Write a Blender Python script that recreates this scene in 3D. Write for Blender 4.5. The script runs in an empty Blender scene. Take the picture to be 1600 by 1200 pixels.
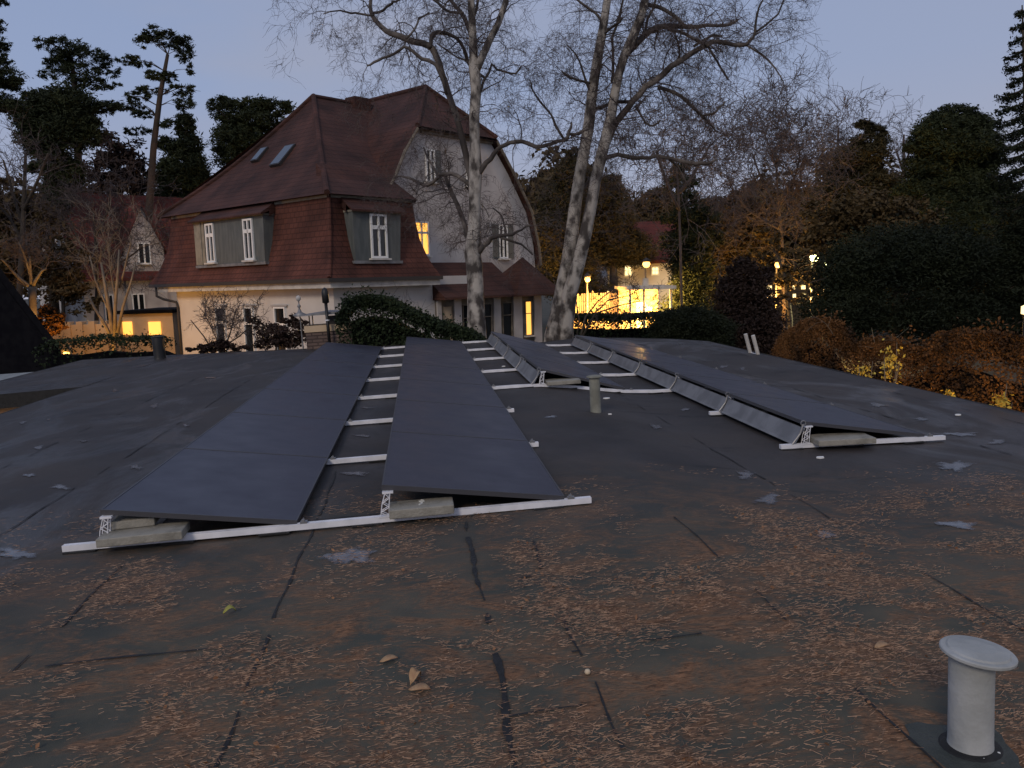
import bpy, math, random
import numpy as np
from mathutils import Matrix, Vector
R_ = math.radians
S = bpy.context.scene
C = S.collection

# ------------------------------------------------------------------ camera
FPX, PITCH, ROLL, EYE = 1289.0, .1257, .028, 4.8      # focal length for a 1600 px wide frame
cp, sp = math.cos(PITCH), math.sin(PITCH)
vF = np.array([0, cp, -sp]); vR = np.array([1., 0, 0]); vU = np.cross(vR, vF)
cr, sr = math.cos(ROLL), math.sin(ROLL)
vR, vU = cr*vR - sr*vU, sr*vR + cr*vU
EYEP = np.array([0, 0, EYE])
cd = bpy.data.cameras.new('camera'); cam = bpy.data.objects.new('camera', cd); C.objects.link(cam)
cd.sensor_width = 36; cd.lens = FPX/1600*36; cd.clip_end = 2000; cd.clip_start = .05
cam.matrix_world = Matrix(((vR[0], vU[0], -vF[0], 0), (vR[1], vU[1], -vF[1], 0), (vR[2], vU[2], -vF[2], EYE), (0, 0, 0, 1)))
S.camera = cam
S.render.resolution_x, S.render.resolution_y = 1024, 768

# ------------------------------------------------------------------ sky and sun (dusk)
SUN_EL, SUN_AZ = R_(2.0), R_(200)
w = bpy.data.worlds.new('World'); S.world = w; w.use_nodes = True
nt = w.node_tree; N = nt.nodes; Lk = nt.links
bg = N['Background']
sky = N.new('ShaderNodeTexSky'); sky.sky_type = 'NISHITA'; sky.sun_disc = False
sky.sun_elevation = SUN_EL; sky.sun_rotation = SUN_AZ; sky.altitude = 60; sky.air_density = 1.0; sky.dust_density = 1.2; sky.ozone_density = 3.0
tc = N.new('ShaderNodeTexCoord')
mp = N.new('ShaderNodeMapping'); mp.inputs['Scale'].default_value = (1.0, 1.0, 3.2); mp.inputs['Location'].default_value = (.55, .2, .35)
nz = N.new('ShaderNodeTexNoise'); nz.inputs['Scale'].default_value = 1.7; nz.inputs['Detail'].default_value = 5; nz.inputs['Roughness'].default_value = .5
cr_ = N.new('ShaderNodeValToRGB'); cr_.color_ramp.elements[0].position = .42; cr_.color_ramp.elements[1].position = .68
cr_.color_ramp.elements[0].color = (0, 0, 0, 1); cr_.color_ramp.elements[1].color = (.8, .8, .8, 1)
sepx = N.new('ShaderNodeSeparateXYZ'); grd = N.new('ShaderNodeValToRGB')
e = grd.color_ramp.elements
e[0].position = 0.0; e[0].color = (3.95, 4.0, 4.95, 1); e[1].position = .7; e[1].color = (1.95, 2.6, 4.3, 1)
m_ = grd.color_ramp.elements.new(.22); m_.color = (2.8, 3.45, 5.2, 1)
mixg = N.new('ShaderNodeMixRGB'); mixg.inputs[0].default_value = .85
mixc = N.new('ShaderNodeMixRGB'); mixc.inputs[2].default_value = (3.15, 3.2, 3.85, 1)
Lk.new(tc.outputs['Generated'], mp.inputs[0]); Lk.new(mp.outputs[0], nz.inputs[0]); Lk.new(nz.outputs[0], cr_.inputs[0])
Lk.new(tc.outputs['Generated'], sepx.inputs[0]); Lk.new(sepx.outputs[2], grd.inputs[0])
Lk.new(sky.outputs[0], mixg.inputs[1]); Lk.new(grd.outputs[0], mixg.inputs[2])
mxx = N.new('ShaderNodeMath'); mxx.operation = 'MULTIPLY_ADD'; mxx.inputs[1].default_value = .55; Lk.new(sepx.outputs[0], mxx.inputs[0]); Lk.new(cr_.outputs[0], mxx.inputs[2]); mxx.use_clamp = True
Lk.new(mxx.outputs[0], mixc.inputs[0]); Lk.new(mixg.outputs[0], mixc.inputs[1]); Lk.new(mixc.outputs[0], bg.inputs[0])
bg.inputs[1].default_value = .108
sd = bpy.data.lights.new('flash_sun', 'SUN'); sd.energy = 1.0; sd.angle = R_(14); sd.color = (1, .85, .69)
so = bpy.data.objects.new('flash_sun', sd); C.objects.link(so)
sdir = Vector((-.30, -.82, .52)).normalized()        # warm light added behind the camera, standing in for the phone flash
so.rotation_euler = sdir.to_track_quat('Z', 'Y').to_euler()
S.view_settings.view_transform = 'Standard'; S.view_settings.look = 'None'
S.view_settings.exposure = .14; S.view_settings.gamma = 1

# ------------------------------------------------------------------ pixel -> place helpers
def ray(x, y): return vF + vR*(x-800)/FPX - vU*(y-600)/FPX
def at(x, y, Y):
    d = ray(x, y); return EYEP + d*(Y/d[1])
# frame of the flat roof we stand on: its plane falls a little, so it has its own axes
RC = np.array([.3071, -4.8925, 1.467])                # eye in roof coordinates
RM = np.array([[.99341, -.10959, -.03365], [.10924, .99394, -.01223], [.03479, .00847, .99936]])
def r2w(p): return RM @ (np.array(p, float)-RC) + EYEP
def zr(X, Y=0):
    t = min(1, max(0, (X-1.5)/1.7)); z = -.2*t*t*(3-2*t)
    if X > 3.2: z -= .03*(X-3.2)
    if X < -3.0: z -= .02*(-3.0-X)
    return z
def onroof(x, y):
    d = RM.T @ ray(x, y); t = -RC[2]/d[2]
    for i in range(12):
        p = RC + d*t; t += (zr(p[0])-p[2])/d[2]
    p = RC+d*t; return np.array([p[0], p[1], zr(p[0])])
def roofmat(o):
    m = np.eye(4); m[:3, :3] = RM; m[:3, 3] = r2w(o); return Matrix(m.tolist())

# ------------------------------------------------------------------ object helpers
def tag(o, label=None, cat=None, group=None, kind=None):
    if label: o['label'] = label
    if cat: o['category'] = cat
    if group: o['group'] = group
    if kind: o['kind'] = kind
    return o
def thing(name, label, cat, loc=(0, 0, 0), rz=0, group=None, roof=False):
    o = bpy.data.objects.new(name, None); C.objects.link(o); o.empty_display_size = .2
    if roof: o.matrix_world = roofmat(loc)
    else: o.location = loc; o.rotation_euler = (0, 0, rz)
    return tag(o, label, cat, group)
def copy_tree(o, parent=None):
    c = o.copy(); C.objects.link(c)
    if parent: c.parent = parent
    for ch in list(o.children): copy_tree(ch, c)
    return c
class MB:
    def __init__(s): s.v = []; s.f = []; s.sm = False
    def add(s, vs, fs):
        b = len(s.v); s.v += [tuple(map(float, p)) for p in vs]; s.f += [tuple(b+i for i in f) for f in fs]; return s
    def box(s, x0, x1, y0, y1, z0, z1):
        return s.add([(x0, y0, z0), (x1, y0, z0), (x1, y1, z0), (x0, y1, z0), (x0, y0, z1), (x1, y0, z1), (x1, y1, z1), (x0, y1, z1)],
                     [(0, 3, 2, 1), (4, 5, 6, 7), (0, 1, 5, 4), (1, 2, 6, 5), (2, 3, 7, 6), (3, 0, 4, 7)])
    def hexa(s, p):   # eight corners, bottom ring then top ring
        return s.add(p, [(0, 3, 2, 1), (4, 5, 6, 7), (0, 1, 5, 4), (1, 2, 6, 5), (2, 3, 7, 6), (3, 0, 4, 7)])
    def slab(s, poly, t):   # polygon with thickness t straight down
        n = len(poly); p = [tuple(a) for a in poly]+[(a[0], a[1], a[2]-t) for a in poly]
        return s.add(p, [tuple(range(n)), tuple(range(2*n-1, n-1, -1))]+[(i, i+n, (i+1) % n+n, (i+1) % n) for i in range(n)])
    def prism(s, poly, vec):
        n = len(poly); p = [tuple(a) for a in poly]+[tuple(np.array(a, float)+vec) for a in poly]
        return s.add(p, [tuple(range(n-1, -1, -1)), tuple(range(n, 2*n))]+[(i, (i+1) % n, (i+1) % n+n, i+n) for i in range(n)])
    def tube(s, pts, rad, n=6, cap=True):
        pts = [np.array(p, float) for p in pts]; b = len(s.v); m = len(pts)
        u = None
        for i in range(m):
            d = pts[min(i+1, m-1)]-pts[max(i-1, 0)]; d = d/(np.linalg.norm(d)+1e-9)
            if u is None:
                u = np.cross(d, (0, 0, 1.) if abs(d[2]) < .9 else (1., 0, 0))
            u = u-d*(u@d); u /= (np.linalg.norm(u)+1e-9); v = np.cross(d, u)
            r = rad[i] if hasattr(rad, '__len__') else rad
            for k in range(n):
                a = 2*math.pi*k/n; q = pts[i]+r*(math.cos(a)*u+math.sin(a)*v); s.v.append((float(q[0]), float(q[1]), float(q[2])))
        for i in range(m-1):
            for k in range(n):
                s.f.append((b+i*n+k, b+i*n+(k+1) % n, b+(i+1)*n+(k+1) % n, b+(i+1)*n+k))
        if cap:
            s.f.append(tuple(b+k for k in range(n-1, -1, -1))); s.f.append(tuple(b+(m-1)*n+k for k in range(n)))
        return s
    def lathe(s, prof, n=32, c=(0, 0, 0)):
        b = len(s.v)
        for r, z in prof:
            for k in range(n):
                a = 2*math.pi*k/n; s.v.append((c[0]+r*math.cos(a), c[1]+r*math.sin(a), c[2]+z))
        for i in range(len(prof)-1):
            for k in range(n): s.f.append((b+i*n+k, b+i*n+(k+1) % n, b+(i+1)*n+(k+1) % n, b+(i+1)*n+k))
        return s
    def build(s, name, mat, parent=None, org=None, smooth=False, bevel=0):
        if org is not None:
            o3 = np.array(org, float); s.v = [(p[0]-o3[0], p[1]-o3[1], p[2]-o3[2]) for p in s.v]
        me = bpy.data.meshes.new(name); me.from_pydata(s.v, [], s.f); me.update()
        if smooth: me.polygons.foreach_set('use_smooth', [True]*len(me.polygons))
        o = bpy.data.objects.new(name, me); C.objects.link(o); me.materials.append(mat)
        if parent: o.parent = parent
        if bevel:
            md = o.modifiers.new('bevel', 'BEVEL'); md.width = bevel; md.segments = 2; md.limit_method = 'ANGLE'
        return o
def npmesh(name, V, nv, mat, parent=None, org=None):
    """V: (count*nv, 3) loose polygons of nv corners"""
    if org is not None: V = V-np.array(org, float)
    n = len(V)//nv; me = bpy.data.meshes.new(name)
    me.vertices.add(n*nv); me.vertices.foreach_set('co', V.astype(np.float32).ravel())
    me.loops.add(n*nv); me.loops.foreach_set('vertex_index', np.arange(n*nv, dtype=np.int32))
    me.polygons.add(n); me.polygons.foreach_set('loop_start', (np.arange(n)*nv).astype(np.int32))
    me.update(calc_edges=True); me.validate()
    o = bpy.data.objects.new(name, me); C.objects.link(o); me.materials.append(mat)
    if parent: o.parent = parent
    return o
def leafquads(rng, P, ln, wd, up=0.0, ns=None):
    """one lens-shaped quad per point"""
    n = len(P); a = rng.normal(size=(n, 3)); a[:, 2] *= (1-up); a /= np.linalg.norm(a, axis=1)[:, None]
    b = rng.normal(size=(n, 3)); b -= a*(a*b).sum(1)[:, None]; b /= np.linalg.norm(b, axis=1)[:, None]
    l = ln*rng.uniform(.6, 1.3, n)[:, None]; w_ = wd*rng.uniform(.6, 1.3, n)[:, None]
    return np.stack([P-a*l*.5, P+b*w_*.5-a*l*.05, P+a*l*.5, P-b*w_*.5+a*l*.05], 1).reshape(-1, 3)

# ------------------------------------------------------------------ materials
def mat(name, col, rough=.7, col2=None, scale=4, detail=5, lo=.4, hi=.6, metal=0, bump=0, bscale=None, spec=.5, emit=None, es=0, coord='Object', stretch=None, trans=0):
    m = bpy.data.materials.new(name); m.use_nodes = True; t = m.node_tree; n = t.nodes; l = t.links; p = n['Principled BSDF']
    p.inputs['Base Color'].default_value = (*col, 1); p.inputs['Roughness'].default_value = rough; p.inputs['Metallic'].default_value = metal
    p.inputs['Specular IOR Level'].default_value = spec
    c = n.new('ShaderNodeTexCoord'); src = c.outputs[coord]
    if stretch:
        mp = n.new('ShaderNodeMapping'); mp.inputs['Scale'].default_value = stretch; l.new(src, mp.inputs[0]); src = mp.outputs[0]
    if col2:
        z = n.new('ShaderNodeTexNoise'); z.inputs['Scale'].default_value = scale; z.inputs['Detail'].default_value = detail; l.new(src, z.inputs[0])
        r = n.new('ShaderNodeValToRGB'); r.color_ramp.elements[0].position = lo; r.color_ramp.elements[1].position = hi
        r.color_ramp.elements[0].color = (*col, 1); r.color_ramp.elements[1].color = (*col2, 1)
        l.new(z.outputs[0], r.inputs[0]); l.new(r.outputs[0], p.inputs['Base Color'])
    if bump:
        z2 = n.new('ShaderNodeTexNoise'); z2.inputs['Scale'].default_value = bscale or scale*6; z2.inputs['Detail'].default_value = 4; l.new(src, z2.inputs[0])
        b = n.new('ShaderNodeBump'); b.inputs['Strength'].default_value = bump; b.inputs['Distance'].default_value = .02
        l.new(z2.outputs[0], b.inputs['Height']); l.new(b.outputs[0], p.inputs['Normal'])
    if emit:
        p.inputs['Emission Color'].default_value = (*emit, 1); p.inputs['Emission Strength'].default_value = es
    return m
def leafmat(name, c1, c2, sc=.6):
    m = mat(name, c1, .75, c2, scale=sc, detail=6, lo=.35, hi=.65, spec=.2)
    return m
M = {}
M['bark_birch'] = mat('birch_bark', (.05, .042, .037), .85, (.40, .37, .33), scale=2.6, detail=11, lo=.40, hi=.57, bump=.8, bscale=12, stretch=(1.6, 1.6, 1.0))
M['bark_limb'] = mat('birch_limb_bark', (.04, .032, .028), .85, (.24, .21, .185), scale=1.5, detail=7, lo=.45, hi=.75, bump=.4, bscale=20)
M['twig'] = mat('dark_twig', (.05, .036, .034), .8, (.085, .065, .06), scale=1)
M['bark_pine'] = mat('pine_bark', (.055, .034, .024), .9, (.035, .025, .02), scale=2, bump=.5)
M['bark_dark'] = mat('dark_bark', (.04, .032, .026), .9, (.07, .055, .04), scale=3)
M['bark_grey'] = mat('grey_bark', (.12, .10, .08), .9, (.2, .17, .13), scale=3)
M['pine'] = leafmat('pine_needles', (.013, .019, .009), (.034, .042, .016), .5)
M['spruce'] = leafmat('spruce_needles', (.007, .011, .006), (.018, .024, .011), .7)
M['thuja'] = leafmat('thuja_scales', (.028, .026, .012), (.055, .045, .02), .5)
M['brownleaf'] = leafmat('dry_brown_foliage', (.045, .033, .015), (.088, .060, .026), .5)
M['beech'] = leafmat('beech_hedge_leaves', (.032, .017, .008), (.15, .068, .022), 1.6)
M['yellowleaf'] = leafmat('yellow_leaves', (.42, .27, .04), (.6, .45, .08), 4)
M['ivy'] = leafmat('ivy_leaves', (.010, .017, .008), (.028, .042, .017), 1.6)
M['rust'] = leafmat('rust_shrub_leaves', (.05, .022, .014), (.10, .045, .025), .8)
M['purple'] = leafmat('dark_shrub_leaves', (.022, .014, .012), (.045, .028, .022), .8)
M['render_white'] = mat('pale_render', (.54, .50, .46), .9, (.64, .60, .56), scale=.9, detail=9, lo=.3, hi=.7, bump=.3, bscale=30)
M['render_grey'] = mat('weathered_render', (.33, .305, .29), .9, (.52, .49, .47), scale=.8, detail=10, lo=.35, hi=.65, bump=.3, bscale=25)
M['trim_white'] = mat('white_trim', (.6, .57, .52), .6, (.45, .43, .4), scale=3)
M['win_white'] = mat('white_window_paint', (.8, .8, .78), .45)
M['slate_green'] = mat('grey_green_cladding', (.085, .095, .093), .6, (.115, .125, .12), scale=2.5, bump=.3, bscale=8, stretch=(3, 3, .6))
M['slate_pale'] = mat('pale_cladding', (.27, .25, .2), .7, (.2, .185, .15), scale=4)
M['glass_dark'] = mat('window_glass', (.01, .012, .014), .06, spec=.6)
M['glass_sky'] = mat('skylight_glass', (.05, .06, .07), .03, spec=1.0)
M['gutter'] = mat('dark_gutter', (.035, .03, .028), .5)
M['brick'] = None
M['cream'] = mat('cream_render', (.55, .42, .28), .9, (.45, .34, .22), scale=1)
M['alu'] = mat('aluminium_rail', (.84, .84, .88), .45, (.66, .67, .70), scale=9, metal=.1, spec=.6, detail=9, lo=.35, hi=.7)
M['galv'] = mat('galvanised_sheet', (.27, .27, .275), .5, (.19, .19, .195), scale=5, detail=7, metal=.45)
M['concrete'] = mat('concrete_slab', (.20, .19, .16), .9, (.29, .275, .235), scale=9, detail=9, bump=.4, bscale=60)
M['mark'] = mat('pale_scuff', (.62, .62, .58), .8)
M['module_frame'] = mat('black_anodised_frame', (.055, .055, .062), .4)
M['zinc'] = mat('grey_painted_pipe', (.30, .31, .30), .6, (.43, .44, .43), scale=5, detail=10, lo=.35, hi=.6, bump=.35, bscale=18)
M['zinc_old'] = mat('mossy_grey_pipe', (.17, .17, .14), .8, (.24, .24, .2), scale=7, detail=8, bump=.3, bscale=30)
M['black_metal'] = mat('black_metal', (.012, .012, .013), .45)
M['felt_patch'] = mat('felt_collar', (.035, .042, .036), .7, (.05, .056, .05), scale=9, bump=.4, bscale=80)
M['seam'] = mat('bitumen_seam', (.006, .006, .006), .75, (.014, .014, .014), scale=20, bump=.4, bscale=40)
M['chip'] = mat('white_flake', (.75, .75, .72), .7)
M['neighbour_roof'] = mat('gravelled_roof', (.20, .22, .22), .8, (.26, .28, .28), scale=4)
M['dark_roof'] = mat('dark_slate_roof', (.004, .004, .006), .9, (.007, .007, .009), scale=5, spec=.08)
M['ground'] = mat('garden_ground', (.03, .032, .018), .95, (.055, .045, .028), scale=.5)
M['lit_warm'] = mat('lit_window', (.6, .4, .2), .5, emit=(1, .45, .07), es=1.5)
M['lit_pale'] = mat('lit_window_pale', (.6, .5, .3), .5, emit=(1, .75, .35), es=1.8)
M['lamp'] = mat('sodium_lamp', (1, .8, .4), .5, emit=(1, .52, .11), es=4)
M['lamp_green'] = mat('pale_lamp', (1, 1, .6), .5, emit=(.95, .95, .42), es=14)
M['needle'] = mat('dry_pine_needle', (.10, .05, .026), .55, (.40, .24, .14), scale=45, detail=3)
M['litter'] = mat('dry_leaf', (.17, .075, .035), .8, (.30, .15, .07), scale=12)
M['leaf_ylw'] = mat('yellow_leaf', (.32, .30, .06), .6)
M['leaf_tan'] = mat('tan_leaf', (.42, .26, .13), .6, (.3, .16, .08), scale=30)
M['pebble'] = mat('pale_pebble', (.6, .48, .33), .6)

def tilemat(name, c1, c2, rows=.30, vert=None):
    m = bpy.data.materials.new(name); m.use_nodes = True; t = m.node_tree; n = t.nodes; l = t.links; p = n['Principled BSDF']
    p.inputs['Roughness'].default_value = .8; p.inputs['Specular IOR Level'].default_value = .3
    c = n.new('ShaderNodeTexCoord'); s = n.new('ShaderNodeSeparateXYZ'); l.new(c.outputs['Object'], s.inputs[0])
    ad = n.new('ShaderNodeMath'); ad.operation = 'ADD'; l.new(s.outputs[0], ad.inputs[0]); l.new(s.outputs[1], ad.inputs[1])
    cb = n.new('ShaderNodeCombineXYZ'); l.new(ad.outputs[0], cb.inputs[0]); l.new(s.outputs[2], cb.inputs[1])
    b = n.new('ShaderNodeTexBrick'); b.inputs['Scale'].default_value = 1; b.inputs['Brick Width'].default_value = .24; b.inputs['Row Height'].default_value = rows
    b.inputs['Mortar Size'].default_value = .018; b.inputs['Mortar Smooth'].default_value = .6
    b.inputs['Color1'].default_value = (*c1, 1); b.inputs['Color2'].default_value = (*c2, 1); b.inputs['Mortar'].default_value = (c1[0]*.6, c1[1]*.6, c1[2]*.6, 1)
    l.new(cb.outputs[0], b.inputs[0])
    z = n.new('ShaderNodeTexNoise'); z.inputs['Scale'].default_value = .9; z.inputs['Detail'].default_value = 8; l.new(c.outputs['Object'], z.inputs[0])
    mr = n.new('ShaderNodeMapRange'); mr.inputs[1].default_value = .3; mr.inputs[2].default_value = .7; mr.inputs[3].default_value = .5; mr.inputs[4].default_value = 1.35; l.new(z.outputs[0], mr.inputs[0])
    mx = n.new('ShaderNodeMixRGB'); mx.blend_type = 'MULTIPLY'; mx.inputs[0].default_value = 1; l.new(b.outputs[0], mx.inputs[1]); l.new(mr.outputs[0], mx.inputs[2]); l.new(mx.outputs[0], p.inputs['Base Color'])
    bu = n.new('ShaderNodeBump'); bu.invert = True; bu.inputs['Strength'].default_value = .5; bu.inputs['Distance'].default_value = .025; l.new(b.outputs['Fac'], bu.inputs['Height']); l.new(bu.outputs[0], p.inputs['Normal'])
    return m
M['tile_red'] = tilemat('red_clay_tile', (.096, .034, .024), (.115, .041, .028), .17)
M['tile_brown'] = tilemat('brown_clay_tile', (.072, .029, .021), (.060, .026, .020), .17)
M['tile_far'] = tilemat('far_red_tile', (.13, .030, .022), (.10, .026, .02), .25)
M['brick'] = tilemat('brick', (.12, .085, .075), (.17, .12, .10), .075)

def roofmaterial():
    m = bpy.data.materials.new('mineral_felt'); m.use_nodes = True; t = m.node_tree; n = t.nodes; l = t.links; p = n['Principled BSDF']
    c = n.new('ShaderNodeTexCoord'); src = c.outputs['Object']
    def noise(sc, det=6, rough=.6, dist=0, st=None):
        z = n.new('ShaderNodeTexNoise'); z.inputs['Scale'].default_value = sc; z.inputs['Detail'].default_value = det; z.inputs['Roughness'].default_value = rough; z.inputs['Distortion'].default_value = dist
        if st:
            mp = n.new('ShaderNodeMapping'); mp.inputs['Scale'].default_value = st; l.new(src, mp.inputs[0]); l.new(mp.outputs[0], z.inputs[0])
        else: l.new(src, z.inputs[0])
        return z.outputs[0]
    def rng(v, a, b, c_=0, d=1):
        r = n.new('ShaderNodeMapRange'); r.inputs[1].default_value = a; r.inputs[2].default_value = b; r.inputs[3].default_value = c_; r.inputs[4].default_value = d; l.new(v, r.inputs[0]); return r.outputs[0]
    def math_(op, a, b):
        r = n.new('ShaderNodeMath'); r.operation = op
        for i, q in enumerate((a, b)):
            if isinstance(q, (int, float)): r.inputs[i].default_value = q
            else: l.new(q, r.inputs[i])
        r.use_clamp = op in ('MULTIPLY', 'ADD'); return r.outputs[0]
    def mix(f, a, b):
        r = n.new('ShaderNodeMixRGB')
        if isinstance(f, float): r.inputs[0].default_value = f
        else: l.new(f, r.inputs[0])
        for i, q in ((1, a), (2, b)):
            if isinstance(q, tuple): r.inputs[i].default_value = (*q, 1)
            else: l.new(q, r.inputs[i])
        return r.outputs[0]
    s = n.new('ShaderNodeSeparateXYZ'); l.new(src, s.inputs[0])
    # near roof: needle mats gather, and the felt is painted lighter for flash light
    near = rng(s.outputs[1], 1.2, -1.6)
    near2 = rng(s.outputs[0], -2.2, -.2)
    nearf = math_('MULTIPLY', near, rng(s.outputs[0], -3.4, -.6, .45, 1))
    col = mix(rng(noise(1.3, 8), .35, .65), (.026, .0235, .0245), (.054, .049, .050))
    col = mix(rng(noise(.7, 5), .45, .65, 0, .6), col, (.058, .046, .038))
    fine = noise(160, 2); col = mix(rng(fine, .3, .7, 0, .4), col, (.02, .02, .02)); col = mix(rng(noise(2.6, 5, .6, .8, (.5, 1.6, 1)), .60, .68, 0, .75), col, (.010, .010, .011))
    flash_felt = mix(rng(noise(2.1, 7), .4, .6), (.100, .086, .062), (.055, .060, .050))  # greenish grey near felt with flash light painted into its colour
    col = mix(nearf, col, flash_felt)
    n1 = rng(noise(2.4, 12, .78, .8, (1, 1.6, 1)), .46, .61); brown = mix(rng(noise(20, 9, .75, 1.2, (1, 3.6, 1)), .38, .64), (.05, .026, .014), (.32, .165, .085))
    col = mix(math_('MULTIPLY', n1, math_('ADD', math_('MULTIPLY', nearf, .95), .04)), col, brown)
    l.new(col, p.inputs['Base Color'])
    wet = rng(noise(1.0, 8, .65, .6, (1, .45, 1)), .48, .62)
    side = math_('ADD', rng(s.outputs[0], .2, -1.2), rng(s.outputs[0], 3.4, 4.6)); wet = math_('MULTIPLY', wet, math_('ADD', math_('MULTIPLY', side, .85), .15))
    l.new(math_('ADD', rng(wet, 0, 1, .70, .28), math_('MULTIPLY', nearf, .3)), p.inputs['Roughness'])
    p.inputs['Specular IOR Level'].default_value = .34
    bu = n.new('ShaderNodeBump'); bu.inputs['Strength'].default_value = .35; bu.inputs['Distance'].default_value = .012
    l.new(math_('ADD', math_('MULTIPLY', fine, .25), math_('ADD', math_('MULTIPLY', noise(3, 6), .8), math_('MULTIPLY', noise(40, 4), .3))), bu.inputs['Height']); l.new(bu.outputs[0], p.inputs['Normal'])
    return m
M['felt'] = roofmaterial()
def cellmaterial():
    m = bpy.data.materials.new('solar_glass'); m.use_nodes = True; t = m.node_tree; n = t.nodes; l = t.links; p = n['Principled BSDF']
    c = n.new('ShaderNodeTexCoord')
    b = n.new('ShaderNodeTexBrick'); b.offset = 0; b.inputs['Scale'].default_value = 1; b.inputs['Brick Width'].default_value = .182; b.inputs['Row Height'].default_value = .0925; b.inputs['Mortar Size'].default_value = .0015
    b.inputs['Color1'].default_value = (.034, .034, .052, 1); b.inputs['Color2'].default_value = (.037, .037, .056, 1); b.inputs['Mortar'].default_value = (.045, .045, .064, 1)
    l.new(c.outputs['Object'], b.inputs[0]); l.new(b.outputs[0], p.inputs['Base Color'])
    z = n.new('ShaderNodeTexNoise'); z.inputs['Scale'].default_value = 3; z.inputs['Detail'].default_value = 8; l.new(c.outputs['Object'], z.inputs[0])
    r = n.new('ShaderNodeMapRange'); r.inputs[1].default_value = .3; r.inputs[2].default_value = .7; r.inputs[3].default_value = .34; r.inputs[4].default_value = .5; l.new(z.outputs[0], r.inputs[0]); l.new(r.outputs[0], p.inputs['Roughness'])
    p.inputs['Specular IOR Level'].default_value = .5
    return m
M['cells'] = cellmaterial()
M['water'] = mat('puddle_water', (.10, .103, .118), .22, (.16, .162, .175), scale=14, lo=.35, hi=.65, spec=.6)  # pale base colour paints the sky's reflection into the puddles

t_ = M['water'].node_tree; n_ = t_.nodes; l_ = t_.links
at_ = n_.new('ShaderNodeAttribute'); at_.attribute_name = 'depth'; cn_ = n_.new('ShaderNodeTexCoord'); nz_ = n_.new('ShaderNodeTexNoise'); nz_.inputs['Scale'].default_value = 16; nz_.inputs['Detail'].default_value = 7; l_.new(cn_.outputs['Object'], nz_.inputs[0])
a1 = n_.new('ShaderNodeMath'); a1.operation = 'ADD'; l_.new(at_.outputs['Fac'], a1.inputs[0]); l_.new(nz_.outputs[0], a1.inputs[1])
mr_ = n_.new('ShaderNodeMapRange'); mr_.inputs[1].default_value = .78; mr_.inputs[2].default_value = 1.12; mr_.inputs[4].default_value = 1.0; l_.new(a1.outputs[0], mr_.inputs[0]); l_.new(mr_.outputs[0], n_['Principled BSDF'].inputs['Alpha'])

# ------------------------------------------------------------------ ground
g = MB(); NX = 40
for j in range(NX+1):
    for i in range(NX+1):
        x = -400+800*i/NX; y = -200+900*j/NX
        g.v.append((x, y, .35*math.sin(x*.03)*math.cos(y*.025) if y > 60 else 0.0))
for j in range(NX):
    for i in range(NX): g.f.append((j*(NX+1)+i, j*(NX+1)+i+1, (j+1)*(NX+1)+i+1, (j+1)*(NX+1)+i))
tag(g.build('ground', M['ground'], smooth=True), kind='structure')

# ------------------------------------------------------------------ the flat roof in the foreground
FAR = [(-8.1, 16.6), (-5.9, 15.6), (-3.4, 14.3), (-1.6, 13.65), (-.2, 13.1), (1.4, 12.95), (2.9, 13.3), (4, 14.2), (5, 13.7), (5.8, 12.9), (6.3, 12.0)]
def yfar(X): return float(np.interp(X, [a for a, b in FAR], [b for a, b in FAR]))
bld = thing('flat_roofed_building', 'building whose wet black felt roof fills the foreground under the solar panels', 'building', (0, 0, 0), roof=True)
XL, XR, YN = -5.45, 6.3, -7.0
xs = [XL+(XR-XL)*i/94 for i in range(95)]; ts = [j/110 for j in range(111)]
rs = MB(); rg = random.Random(4)
def micro(X, Y): return .006*math.sin(X*2.1+Y*.7)*math.cos(Y*1.3-X*.4)
for t in ts:
    for X in xs:
        Y = YN+(yfar(X)-YN)*t; rs.v.append((X, Y, zr(X)+micro(X, Y)-.004))
n = len(xs)
for j in range(len(ts)-1):
    for i in range(n-1): rs.f.append((j*n+i, j*n+i+1, (j+1)*n+i+1, (j+1)*n+i))
b0 = len(rs.v)
for i in range(7):
    for j in range(8):
        X = -8.1+(XL+8.1)*i/6; Y = 9.7+(yfar(X)-9.7)*j/7; rs.v.append((X, Y, zr(X)-.004))
for i in range(6):
    for j in range(7): a = b0+i*8+j; rs.f.append((a, a+8, a+9, a+1))
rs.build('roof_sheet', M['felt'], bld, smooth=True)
outline = [(XL, YN), (XR, YN), (XR, 12.0)] + [(a, b) for a, b in FAR[::-1][1:]] + [(-8.1, 9.7), (XL, 9.7)]
fa = MB()
for i in range(len(outline)):
    a, b = outline[i], outline[(i+1) % len(outline)]
    k = max(1, int(math.hypot(b[0]-a[0], b[1]-a[1])/1.2)); dx, dy = b[0]-a[0], b[1]-a[1]; L = math.hypot(dx, dy); nx, ny = dy/L*.03, -dx/L*.03
    for q in range(k):
        p0 = (a[0]+dx*q/k, a[1]+dy*q/k); p1 = (a[0]+dx*(q+1)/k, a[1]+dy*(q+1)/k)
        z0, z1 = zr(p0[0])-.002, zr(p1[0])-.002
        fa.hexa([(p0[0], p0[1], z0-.24), (p1[0], p1[1], z1-.24), (p1[0]+nx, p1[1]+ny, z1-.24), (p0[0]+nx, p0[1]+ny, z0-.24),
                 (p0[0], p0[1], z0), (p1[0], p1[1], z1), (p1[0]+nx, p1[1]+ny, z1), (p0[0]+nx, p0[1]+ny, z0)])
fa.build('fascia', M['seam'], bld)
wl = MB()
ins = [(XL+.35, YN+.3), (XR-.35, YN+.3), (XR-.35, 11.6), (4, 13.7), (1.4, 12.5), (-3.4, 13.9), (-7.8, 16), (-7.8, 10.05), (XL+.35, 10.05)]
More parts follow.
